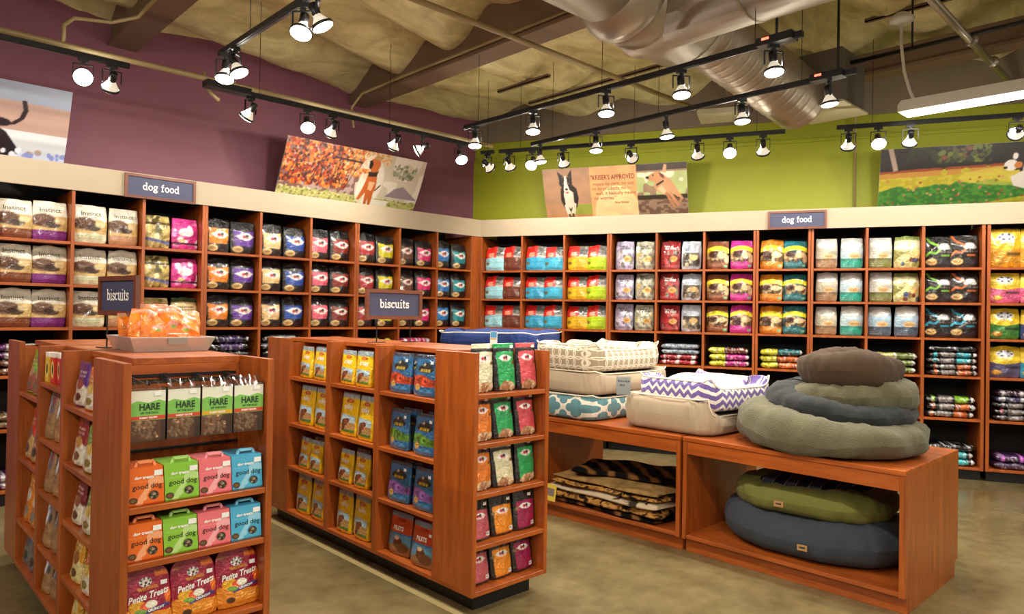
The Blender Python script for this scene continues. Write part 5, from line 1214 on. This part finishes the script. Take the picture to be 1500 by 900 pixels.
c.m((((c.u-.60)/.10)**2+((c.v-.5)/.45)**2 < 1) & (g1 > .2), (234, 224, 204), .75)
c.poly([(.575, .60), (.568, .45), (.555, .30), (.54, .16), (.56, .16), (.59, .30), (.60, .10), (.598, .02), (.618, .02), (.62, .22), (.635, .04), (.652, .04), (.648, .3), (.655, .42), (.645, .60), (.62, .68), (.59, .68)], (196, 98, 42)); c.poly([(.595, .5), (.60, .36), (.63, .34), (.64, .5)], (226, 176, 130))
c.poly([(.575, .66), (.582, .58), (.64, .60), (.648, .70)], (52, 36, 28)); c.poly([(.572, .82), (.575, .72), (.60, .66), (.64, .68), (.652, .80), (.645, .88), (.61, .90), (.585, .88)], (200, 104, 42)); c.poly([(.568, .84), (.572, .73), (.59, .71), (.598, .80), (.586, .86)], (36, 24, 22)); c.poly([(.59, .90), (.62, .96), (.665, .93), (.64, .86)], (196, 150, 96)); c.line(.655, .36, .685, .46, .004, (70, 40, 30), 1, .38)
poster('autumn poster of a reddish dog sitting under orange leaves', lq(3.33, 5.10), c)
c = Cv(240, 90, (186, 140, 100), 9)
L_ = c.u < .34; c.m(L_, (186, 136, 98)); c.m(L_ & (c.v > .35), (170, 128, 96)); c.m(L_ & (c.v < .32) & (c.v > .12) & (c.u > .18), (150, 156, 60)); c.m(L_ & (c.v < .12), (196, 128, 80))
M_ = (c.u >= .34) & (c.u < .665); c.m(M_, (222, 162, 106)); c.m(M_ & (((c.u-.52)/.16)**2+((c.v-.1)/.55)**2 < 1), (240, 206, 150), .8)
R_m = c.u >= .665; c.m(R_m, (150, 120, 96)); c.m(R_m & (c.v > .88), (60, 44, 34)); c.m(R_m & (c.v > .42) & (c.v < .85) & (c.nz(22, 9, 4) > .35), (176, 186, 120)); c.m(R_m & (c.v > .42) & (c.v < .85) & (c.nz(26, 10, 6) > .62), (226, 220, 190)); c.m(R_m & (c.v > .36) & (c.v < .44), (50, 40, 24)); c.m(R_m & (c.v < .36) & (c.nz(40, 30, 7) > .5), (110, 80, 64))
# border collie running at the viewer
c.poly([(.125, .62), (.12, .42), (.14, .26), (.165, .2), (.205, .2), (.235, .28), (.25, .44), (.24, .62), (.21, .7), (.15, .7)], (40, 30, 28)); c.poly([(.145, .55), (.15, .32), (.185, .24), (.215, .34), (.215, .55), (.18, .62)], (226, 204, 180))
c.line(.155, .3, .17, .12, .0135, (230, 206, 184), 1, .4); c.line(.215, .32, .198, .13, .0135, (222, 196, 172), 1, .4); c.line(.17, .12, .182, .03, .009, (84, 54, 42), 1, .4); c.line(.198, .13, .196, .03, .009, (84, 54, 42), 1, .4)
c.ell(.165, .74, .047, .105, (34, 26, 26)); c.poly([(.122, .78), (.108, .95), (.15, .86)], (44, 30, 30)); c.poly([(.18, .86), (.212, .97), (.213, .77)], (44, 30, 30)); c.poly([(.158, .86), (.172, .86), (.178, .7), (.188, .62), (.148, .62), (.153, .7)], (234, 222, 208)); c.ell(.168, .6, .02, .05, (230, 216, 200)); c.ell(.168, .615, .011, .022, (24, 18, 18)); c.ell(.172, .555, .012, .02, (190, 90, 90)); c.ell(.148, .72, .006, .014, (120, 90, 60)); c.ell(.187, .72, .006, .014, (120, 90, 60))
# pale dog turning left over its shoulder
c.poly([(.775, .60), (.80, .70), (.845, .80), (.89, .70), (.925, .56), (.955, .40), (.935, .38), (.90, .46), (.87, .42), (.835, .44), (.80, .50)], (200, 148, 106)); c.poly([(.80, .55), (.83, .62), (.86, .5), (.84, .44)], (226, 182, 140))
c.poly([(.733, .73), (.74, .78), (.77, .83), (.81, .86), (.835, .80), (.83, .70), (.80, .64), (.77, .69)], (200, 142, 96)); c.ell(.737, .755, .012, .025, (44, 26, 22)); c.ell(.775, .79, .006, .014, (40, 24, 20)); c.poly([(.835, .84), (.85, .98), (.868, .96), (.862, .82)], (214, 160, 118)); c.poly([(.812, .84), (.845, .80), (.85, .72), (.825, .76)], (110, 62, 44)); c.line(.80, .62, .84, .68, .006, (40, 30, 30), 1, .4)
c.line(.86, .46, .905, .22, .010, (180, 122, 86), 1, .4); c.line(.885, .46, .935, .24, .011, (196, 136, 96), 1, .4); c.line(.93, .48, .96, .36, .010, (200, 144, 104), 1, .4); c.line(.96, .36, .945, .30, .007, (190, 134, 96), 1, .4)
c.vary(.06, 20, 10); c.a *= .9
poster('three-part poster with a running collie, a quotation and a pale dog', rq(.80, 2.56), c)
# its printed words, following the poster plane
def on_quad(q, u, v):
    bl, br, tr, tl = [Vector(a) for a in q]; return bl*(1-u)*(1-v)+br*u*(1-v)+tr*u*v+tl*(1-u)*v
q3 = rq(.80, 2.56); pst = bpy.data.objects[[o.name for o in bpy.data.objects if o.name.startswith('poster')][-1]]
nrm3 = (Vector(q3[1])-Vector(q3[0])).cross(Vector(q3[3])-Vector(q3[0])).normalized()
RBR = plain('brown_print_ink', (120, 44, 30), .6); RBL = plain('soft_brown_print_ink', (140, 84, 54), .6)
for s, u, v, sz, mt in (('"KRISER\'S APPROVED', .50, .80, .088, RBR), ('means no corn, no soy,', .505, .685, .066, RBL), ('no by-products, no —', .49, .60, .066, RBL), ('well, it basically means', .515, .51, .066, RBL), ('no worries."', .44, .42, .066, RBL), ('- Brad Kriser', .55, .33, .045, RBL)):
    X, Z, F, m_ = text_data(s, sz, mt, .0012 if sz > .08 else .0005, .66 if sz > .08 else .82)
    Wq, Hq = 1.76, .73; V = []
    for a, b in zip(X, Z):
        uu = u+a/Wq; vv = v+b/Hq; p = on_quad(q3, uu, vv)+nrm3*(.02*sin(pi*vv)+.003); V.append(tuple(p))
    me = bpy.data.meshes.new('lettering'); me.from_pydata(V, [], F); me.materials.append(mt); me.update(); obj('lettering', me, pst)
c = Cv(260, 90, (176, 168, 44), 12)
g1 = c.nz(30, 12, 1); g2 = c.nz(60, 30, 2); hz = .62+.10*c.u+.02*(g1-.5)
c.m(c.v < hz, (186, 172, 40)); c.m((c.v < hz) & (g2 > .55), (206, 188, 60)); c.m((c.v < hz) & (c.v > hz-.10) & (g1 > .4), (196, 140, 60))
sh = .36+.14*c.u+.10*(g1-.5); c.m((c.v < sh) & (c.v > .55*(c.u-.35)), (60, 122, 50)); c.m((c.v < sh) & (c.v > .55*(c.u-.35)) & (g2 > .5), (86, 150, 52)); c.m((c.v < .55*(c.u-.35)) & (g2 > .4), (196, 190, 60))
c.m((((c.u-.72)/.35)**2+((c.v-.5)/.16)**2 < 1) & (c.v < hz), (226, 206, 80), .6)
c.m(c.v >= hz, (32, 25, 24)); c.blobs(.12, .76, .34, .98, 50, .014, [(50, 52, 30), (40, 36, 28)], .38); c.blobs(.28, .76, .50, .98, 170, .011, [(74, 84, 36), (50, 50, 30), (118, 70, 40), (104, 116, 44), (36, 30, 24)], .38); c.m((abs(c.v-hz) < .02) & (g1 > .35), (150, 66, 30)); c.blobs(.02, .0, .95, .5, 130, .0055, [(196, 120, 80), (160, 90, 50), (214, 160, 110)], .38)
c.poly([(.035, 1), (.06, 1), (.088, .66), (.066, .64)], (176, 150, 132))
c.poly([(.63, .60), (.66, .72), (.72, .76), (.80, .72), (.99, .70), (1, .34), (.9, .33), (.78, .40), (.70, .34)], (34, 27, 28)); c.poly([(.60, .48), (.66, .58), (.72, .52), (.735, .30), (.70, .12), (.675, .12), (.68, .28), (.62, .34)], (238, 226, 214)); c.line(.72, .3, .77, .17, .011, (236, 216, 200), 1, .4); c.line(.92, .36, .95, .16, .012, (206, 130, 90), 1, .4)
c.ell(.625, .70, .042, .12, (38, 28, 28)); c.ell(.598, .655, .03, .085, (238, 228, 220)); c.ell(.613, .79, .012, .05, (238, 228, 220)); c.ell(.630, .655, .018, .05, (206, 124, 56)); c.ell(.575, .62, .009, .02, (26, 18, 18)); c.poly([(.645, .78), (.672, .70), (.655, .60)], (30, 22, 22)); c.ell(.668, .6, .016, .09, (240, 228, 220))
c.a *= .78
poster('poster of a collie trotting over sunlit grass with fallen leaves', rq(4.575, 6.55), c)

# ================================================================== CEILING THINGS
def beam(x, label, y0=-2, y1=CY+DEP-.002, w=.19, z0=4.06, z1=4.5):
    b = obj('ceiling_beam', MB().box(x-w/2, y0, z0, x+w/2, y1, z1).box(x-w/2-.03, y0+.001, z0-.002, x+w/2+.03, y1-.001, z0+.03), None, BEAM); return tag(b, label, 'beam')
beam(1.92, 'taupe roof beam meeting the purple wall at the upper left', z1=4.75); beam(4.47, 'taupe roof beam meeting the purple wall above the autumn poster', 3.62, z1=4.75)
beam(7.75, 'deep taupe roof beam with pale flanges, right of the duct', -2, 4.40, .16, 4.12, 4.36)
def pipe(name, label, pts, r, mat, cat='pipe', n=10):
    o = obj(name, MB().tube(pts, r, n), None, mat, True); return tag(o, label, cat)
pipe('wall_pipe', 'tan pipe running along the purple wall just above the track', [(-1.2, 5.98, 3.50), (5.35, 5.98, 3.50)], .022, PIPE)
pipe('conduit', 'bent tan conduit rising from the wall pipe to the left beam', [(1.16, 5.98, 3.5), (1.17, 6.02, 3.66), (1.24, 6.05, 3.74), (1.5, 6.1, 3.80), (1.66, 6.0, 3.86), (1.72, 5.5, 3.97), (1.78, 3.0, 4.03)], .014, PIPE)
pipe('conduit', 'thin conduit running along the side of the beam above the autumn poster', [(4.08, 6.85, 3.62), (4.08, 6.9, 3.85), (4.15, 6.8, 4.0), (4.30, 6.3, 4.10), (4.36, 3.2, 4.13)], .014, PIPE)
pipe('sprinkler_pipe', 'long tan sprinkler pipe crossing under the roof above the middle', [(1.0, 4.27, 3.90), (7.5, 4.27, 3.90)], .024, PIPE)
pipe('sprinkler_drop', 'short bent pipe end below the wall pipe left of the track', [(2.16, 5.98, 3.55), (2.165, 5.97, 3.43), (2.21, 5.96, 3.38), (2.28, 5.97, 3.34)], .016, PIPE)
pipe('sprinkler_pipe', 'silvery sprinkler pipe crossing at the upper right', [(5.3, 1.66, 3.98), (8.9, 1.70, 3.98)], .032, STEEL)
for x in (6.9, 7.6): pipe('pipe_clamp', f'ring clamp on the upper right sprinkler pipe, {"left" if x < 7 else "right"} one', [(x, 1.67, 3.98), (x+.03, 1.67, 3.98)], .05, STEEL, 'clamp')
pipe('hanging_rail', 'dark pipe rail crossing beneath the roof above the tube lamp', [(6.82, -1.5, 4.0), (6.82, 2.75, 4.0)], .02, BMETAL, 'rail')
for i, y in enumerate((2.1, .6)): pipe('hanger_rod', f'dark hanger rod of the upper right rail, {"left" if i == 0 else "right"} one', [(6.82, y, 4.0), (6.82, y, 4.6)], .009, BMETAL, 'rod', 6)
for i, (x, a, b, z) in enumerate([(4.75, 4.45, 5.15, 4.19), (5.45, 5.2, 6.0, 4.13), (6.05, 3.6, 6.1, 4.15), (3.55, 3.9, 4.5, 4.15), (7.1, 1.4, 2.6, 4.45)]):
    s = obj('strut_channel', MB().box(x-.02, a, z, x+.02, b, z+.012).box(x-.02, a, z, x-.014, b, z+.035).box(x+.014, a, z, x+.02, b, z+.035), None, BEAM); tag(s, f'slotted strut channel under the insulation, {["near the duct left side","shorter one over the corner","longest, pointing at the duct","crossing the sprinkler pipe","above the tube lamp"][i]}', 'strut', 'strut channels under the roof')
for i, (x, y) in enumerate([(6.35, 2.55), (5.6, 2.75)]): pipe('hanger_rod', f'dark hanger rod dropping from the roof beside the ribbed duct, {["right","left"][i]} one', [(x, y, 3.75), (x, y, 4.6)], .012, BMETAL, 'rod', 6)
# ducts
def duct_rings(mb, pts, r, step): pass
dt = thing('air_duct', 'large brownish metal air duct with a tee crossing the top of the picture', 'duct', (4.5, 3.2, 4.02))
obj('trunk', MB().tube([(-2.3, 0, .02), (-.55, 0, .02)], .34, 32), dt, DUCT, True)
obj('reducer', MB().tube([(-.55, 0, .02), (-.38, 0, 0), (-.36, 0, 0)], .4, 32, radii=[.34, .40, .41]), dt, DUCT, True)
obj('tee_body', MB().tube([(-.36, 0, 0), (.45, 0, 0)], .40, 32), dt, DUCT, True)
obj('branch', MB().tube([(0, .2, 0), (0, -6, 0)], .38, 32), dt, DUCT, True)
obj('collar', MB().tube([(.43, 0, 0), (.62, 0, -.02)], .3, 32, radii=[.405, .30]), dt, DUCT, True)
pts = []; rr = []
for i in range(120):
    f = i/119; x = .60+1.62*f; pts.append((x, -.02-.13*f*f, -.02-.18*f-.12*f*f)); rr.append(.285+(.004 if i % 8 in (0,) else 0))
obj('spiral_run', MB().tube(pts, .3, 28, radii=rr), dt, DUCT, True)
for x in (-1.2, -2.0): obj('seam_band', MB().tube([(x, 0, .02), (x+.03, 0, .02)], .345, 32), dt, DUCT, True)
for y in (-.8, -2.0, -3.2): obj('seam_band', MB().tube([(0, y, 0), (0, y-.03, 0)], .386, 32), dt, DUCT, True)
obj('strap', MB().tube([(-.36+.05*cos(a), .0+.407*cos(a*1), .407*sin(a)) for a in np.linspace(.1, 3.04, 14)], .006, 6), dt, STEEL)
dfb = thing('duct_box', 'square sheet metal diffuser box at the end of the ribbed duct', 'duct', (6.88, 2.87, 3.60), 0)
obj('box', MB().box(-.27, -.25, 0, .27, .25, .50), dfb, plain('grey_sheet_metal', (104, 98, 90), .5, .3)); obj('face_plate', MB().box(-.30, -.28, -.015, .30, .28, 0), dfb, plain('pale_diffuser_plate', (176, 170, 140), .5)); obj('flange', MB().box(-.285, -.265, 0, .285, .265, .015), dfb, STEEL)
dfb2 = obj('ceiling_diffuser', MB().box(-.2, -.2, 0, .2, .2, .05).box(-.14, -.14, -.01, .14, .14, 0), None, MATS['pale_diffuser_plate']); dfb2.location = (6.75, 3.95, 3.72); dfb2.rotation_euler = (0, 0, PHI); tag(dfb2, 'flat pale diffuser plate left of the square duct box', 'diffuser')
pipe('conduit', 'thin tan conduit dropping down the lime wall right of the second track', [tuple(RP(4.37, .55, 2.8)), tuple(RP(4.37, .55, 3.98)), tuple(RP(4.34, .5, 4.06)), tuple(RP(4.2, .45, 4.08))], .012, PIPE)
sp_ = thing('ceiling_speaker', 'dark round ceiling speaker in the extreme upper right corner', 'speaker', (5.95, 1.12, 4.28)); obj('can', MB().lathe([(.06, .25), (.17, .22), (.20, .05), (.185, 0), (.05, -.01)], 24), sp_, BMETAL, True); obj('stem', MB().tube([(0, 0, .2), (0, 0, .8)], .02, 8), sp_, BMETAL)
sb2 = thing('ceiling_speaker', 'small black fitting hanging at the top edge, left of the silvery pipe', 'fitting', (6.4, 2.1, 4.35)); obj('can', MB().lathe([(.02, .1), (.07, .08), (.06, .0), (.02, -.04)], 16), sb2, BMETAL, True); obj('stem', MB().tube([(0, 0, .08), (0, 0, .62)], .01, 6), sb2, BMETAL)
# tube lamp
tl = thing('tube_light', 'long white fluorescent strip lamp hanging at the upper right', 'lamp', (6.76, 2.17, 3.42), -pi/2+.03)
obj('housing', MB().prism([(0, 0), (2.6, 0), (2.6, .095), (.03, .095), (0, .06)], -.085, .085), tl, WHITEP); obj('glowing_diffuser', MB().box(.04, -.062, -.028, 2.56, .062, 0), tl, TUBE); obj('indicator', MB().box(-.002, -.01, .03, 0, .01, .05), tl, REDLED)
ld = bpy.data.lights.new('tube_glow', 'AREA'); ld.shape = 'RECTANGLE'; ld.size = 2.4; ld.size_y = .1; ld.energy = TUBE_W; ld.color = (1, .96, .88); lo = bpy.data.objects.new('tube_glow', ld); C.objects.link(lo); lo.parent = tl; lo.location = (1.3, 0, -.035)
obj('cord', MB().tube([(.11, 0, .09), (.07, .0, .2), (.02, .02, .38), (.0, .0, .62), (-.0, 0, .82)], .013, 8), tl, WHITEP); obj('ceiling_box', MB().lathe([(.02, .8), (.09, .81), (.11, .84), (.05, .89)], 20), tl, WHITEP, True)

# ------------------------------------------------------------------ tracks and spot lamps
TZ_ = 3.40
def track(label, p0, p1, rods, driver=None):
    d = Vector(p1)-Vector(p0); L = d.length; rz = math.atan2(d.y, d.x); t = thing('lighting_track', label, 'track', p0, rz)
    obj('rail', MB().box(0, -.018, -.018, L, .018, .018).box(0, -.006, -.022, L, .006, -.018), t, BMETAL)
    for r_ in rods: obj('suspension_wire', MB().tube([(r_, 0, .016), (r_, 0, .8)], .0025, 5), t, BMETAL)
    if driver is not None:
        b = bx('driver_box', t, BMETAL, driver-.02, -.05, -.022, driver+.22, .05, .03); bx('indicator', b, REDLED, -.08, -.0523, .002, -.03, -.0503, .018)
    return t
track('black track along the purple wall, left section', (-1.2, 5.80, TZ_), (1.55, 5.80, TZ_), (.6, 1.35)); track('black track along the purple wall, section ending in the corner', (2.25, 5.80, TZ_), (4.95, 5.80, TZ_), (.3, 1.6)); fb_ = obj('track_feed_box', MB().box(2.10, 5.745, TZ_-.02, 2.46, 5.855, TZ_+.03), None, BMETAL); tag(fb_, 'flat black feed box at the left end of the corner track section', 'box')
track('black track at the upper left, crossing overhead', (1.93, 5.05, TZ_), (1.93, -1.5, TZ_), (.5, 2.0)); track('black overhead track over the middle island side', (4.38, 5.30, TZ_), (4.38, 1.98, TZ_), (.2, 1.7, 3.0), 3.05)
track('black overhead track nearer the lime wall', (5.30, 5.30, TZ_), (5.30, 2.0, TZ_), (.3, 1.6, 2.9), 3.0)
p0, p1 = RP(.44, -1.05, TZ_), RP(.60, -1.05, TZ_); track('short track piece carrying one lamp in the corner', tuple(p0), tuple(p1), (.08,)); p0, p1 = RP(.66, -1.05, TZ_), RP(3.62, -1.05, TZ_); track('black track parallel to the lime wall, left section', tuple(p0), tuple(p1), (.25, 1.5, 2.7)); p0, p1 = RP(4.07, -1.05, TZ_), RP(6.6, -1.05, TZ_); track('black track parallel to the lime wall, right section', tuple(p0), tuple(p1), (.3, 1.6))
LM = {}
def lamp_meshes():
    LM['adapter'] = MB().box(-.035, -.016, -.045, .035, .016, -.014).box(-.012, -.012, -.062, .012, .012, -.045).mesh('adapter', BMETAL)
    y = MB().box(-.062, -.006, -.068, .062, .006, -.060)
    for s in (-1, 1): y.box(s*.062-.003, -.007, -.155, s*.062+.003, .007, -.060)
    LM['yoke'] = y.mesh('yoke', BMETAL)
    LM['lamp_holder'] = MB().lathe([(.018, .075), (.027, .07), (.027, .01), (.022, 0)], 16).mesh('lamp_holder', BMETAL, True)
    LM['bulb'] = MB().lathe([(.02, .012), (.024, 0), (.042, -.03), (.057, -.055), (.058, -.062)], 20, cap=False).mesh('bulb', GLASSB, True)
    LM['ring'] = MB().lathe([(.058, -.052), (.066, -.054), (.067, -.066), (.062, -.070), (.059, -.066)], 24, cap=False).mesh('ring', BMETAL, True)
    LM['glowing_lens'] = MB().lathe([(.061, -.062), (.059, -.072), (.04, -.080), (.012, -.084), (.001, -.0845)], 24).mesh('glowing_lens', LENS, True)
lamp_meshes()
def spot(P, aim, label, group, energy=LAMP_W, size=140):
    t = thing('track_light', label, 'spotlight', (P[0], P[1], TZ_), 0, group); d = (Vector(aim)-Vector((P[0], P[1], TZ_-.14))).normalized(); az = math.atan2(d.y, d.x)+pi/2
    o = obj('adapter', LM['adapter'], t); o.rotation_euler = (0, 0, az); o = obj('yoke', LM['yoke'], t); o.rotation_euler = (0, 0, az)
    q = (-d).to_track_quat('Z', 'Y'); piv = Vector((0, 0, -.14))
    for n in ('lamp_holder', 'bulb', 'ring', 'glowing_lens'):
        o = obj(n, LM[n], t); o.location = piv; o.rotation_mode = 'QUATERNION'; o.rotation_quaternion = q
    l = bpy.data.lights.new('lamp_beam', 'SPOT'); l.energy = energy; l.spot_size = radians(size); l.spot_blend = .75; l.color = LAMP_COL; l.shadow_soft_size = .05
    lo = bpy.data.objects.new('lamp_beam', l); C.objects.link(lo); lo.parent = t; lo.location = piv + d*.10; lo.rotation_mode = 'QUATERNION'; lo.rotation_quaternion = (-d).to_track_quat('Z', 'Y')
    k_ = bpy.data.lights.new('bulb_leak', 'POINT'); k_.energy = LEAK_W; k_.color = LAMP_COL; k_.shadow_soft_size = .06; ko = bpy.data.objects.new('bulb_leak', k_); C.objects.link(ko); ko.parent = t; ko.location = piv + Vector((cos(az), sin(az), 0))*.044; k_.shadow_soft_size = .012
    return t
CAMP = Vector((0, 0, 1.6))
def toward(P, hor, z=1.7, k=1.0): return Vector((P[0]+hor[0]*k, P[1]+hor[1]*k, z))
A_ = [(1.25, 'c'), (1.436, 'w'), (2.476, 'wl'), (2.99, 'c2'), (3.24, 'w'), (3.92, 'w'), (4.25, 'wr'), (4.74, 'c2')]
nmA = ['brightest, glaring at the viewer near the water poster', 'at the right end of the left track section', 'first on the corner section, tipped right', 'facing the viewer above the autumn poster left part', 'just right of the viewer-facing one', 'sixth along the purple wall, above the autumn dog', 'tipped sharply, above the poster right edge', 'last before the corner']
for (x, m), nm in zip(A_, nmA):
    P = (x, 5.80); aim = {'c': Vector((.35, 1.2, .7)), 'w': (x, CY+.15, 2.15), 'wl': (x-.5, CY, 2.0), 'c2': (x-.55, 4.2, 1.2), 'wr': (x-.9, CY-.1, 2.6)}[m]
    spot(P, aim, 'track spotlight along the purple wall, '+nm, 'purple wall track lights', LAMP_W*(.52 if m != 'c' else .4))
for x in (.2, -.8): spot((x, 5.80), (x, CY+.15, 2.15), f'track spotlight left of the picture edge on the purple wall track, {"nearer" if x > 0 else "further"}', 'purple wall track lights')  # extra unseen lamps, added to brighten the water poster
for y, nm, ax in ((4.95, 'far lower one of the upper left pair', (1.6, 4.5, 1.2)), (4.78, 'near upper one of the upper left pair', (2.6, 3.9, 1.0)), (3.82, 'left one of the pair cut by the top edge', (1.2, 3.2, 1)), (3.65, 'right one of the pair cut by the top edge', (2.9, 3.0, 1))): spot((1.93, y), ax, 'overhead track spotlight, '+nm, 'upper left track lights')
for y in (2.2, .6, -.8): spot((1.93, y), (1.9+.9, y+.6, .8), f'overhead track spotlight above the viewer, {["ahead","overhead","behind"][[2.2,.6,-.8].index(y)]}', 'upper left track lights')
for i, y in enumerate((5.145, 4.368, 3.555, 2.866, 2.171)): spot((4.38, y), (4.38-.25, y-.35, .9), f'spotlight {ORDN[i]} from the corner on the overhead track beside the island', 'island track lights')
for i, y in enumerate((5.174, 4.419, 3.615, 2.889, 2.193)): spot((5.30, y), (5.45-.3*(i % 2), y-.25, .8), f'spotlight {ORDN[i]} from the corner on the track nearer the lime wall', 'middle lime side track lights', LAMP_W*.8)
for i, (s, m) in enumerate([(.52, 'l'), (.78, 'w'), (1.05, 'c'), (1.40, 'w'), (2.13, 'r'), (2.80, 'w'), (3.11, 'c'), (3.42, 'w')]):
    P = RP(s, -1.05); aim = {'w': RP(s, .1, 2.15), 'l': RP(s+.5, .2, 2.5), 'c': RP(s+.2, -3.4, .8), 'r': RP(s+.15, .3, 2.9)}[m]; spot((P.x, P.y), aim, f'spotlight {ORDN[i]} from the corner on the track parallel to the lime wall', 'lime wall track lights', LAMP_W*.5)
for i, (s, m) in enumerate([(4.17, 'w'), (4.42, 'c'), (4.68, 'w'), (5.50, 'r'), (6.2, 'w')]):
    P = RP(s, -1.05); aim = {'w': RP(s, .1, 2.15), 'c': RP(s, -3.4, .8), 'r': RP(s, .3, 3.0)}[m]; spot((P.x, P.y), aim, f'spotlight {ORDN[i]} from the left on the right section of the lime wall track', 'right section track lights', LAMP_W*.5)

# unseen tracks and spots added to light the island ends and tables
track('black overhead track behind the viewer', (4.38, .9, TZ_), (4.38, -3.5, TZ_), (.5, 2.0)); track('black overhead track crossing behind the viewer', (-2.2, -1.2, TZ_), (1.6, -1.2, TZ_), (.5, 2.0))
track('black overhead track left of the viewer', (-1.3, 5.0, TZ_), (-1.3, -.6, TZ_), (.5, 2.0))
for i, (x, y, ax) in enumerate([(4.38, .5, (3.6, 2.4, .6)), (4.38, -.6, (4.4, 1.6, .5)), (4.38, -1.8, (3.6, 1.6, .6)), (4.38, -2.9, (4.8, 1.0, .4)), (1.4, -1.2, (2.6, 2.6, .8)), (.6, -1.2, (1.1, 2.9, .8)), (-.3, -1.2, (1.1, 2.9, .9)), (-1.2, -1.2, (.8, 3.2, .9)), (-1.3, 4.2, (.8, 4.0, .7)), (-1.3, 3.0, (.8, 3.6, .7)), (-1.3, 1.8, (2.4, 3.6, .7)), (-1.3, .6, (2.4, 4.0, .8))]):
    spot((x, y), ax, f'spotlight {["first","second","third","fourth","fifth","sixth","seventh","eighth","ninth","tenth","eleventh","twelfth"][i]} of those on the tracks behind and left of the viewer', 'track lights behind the viewer', LAMP_W*.8)
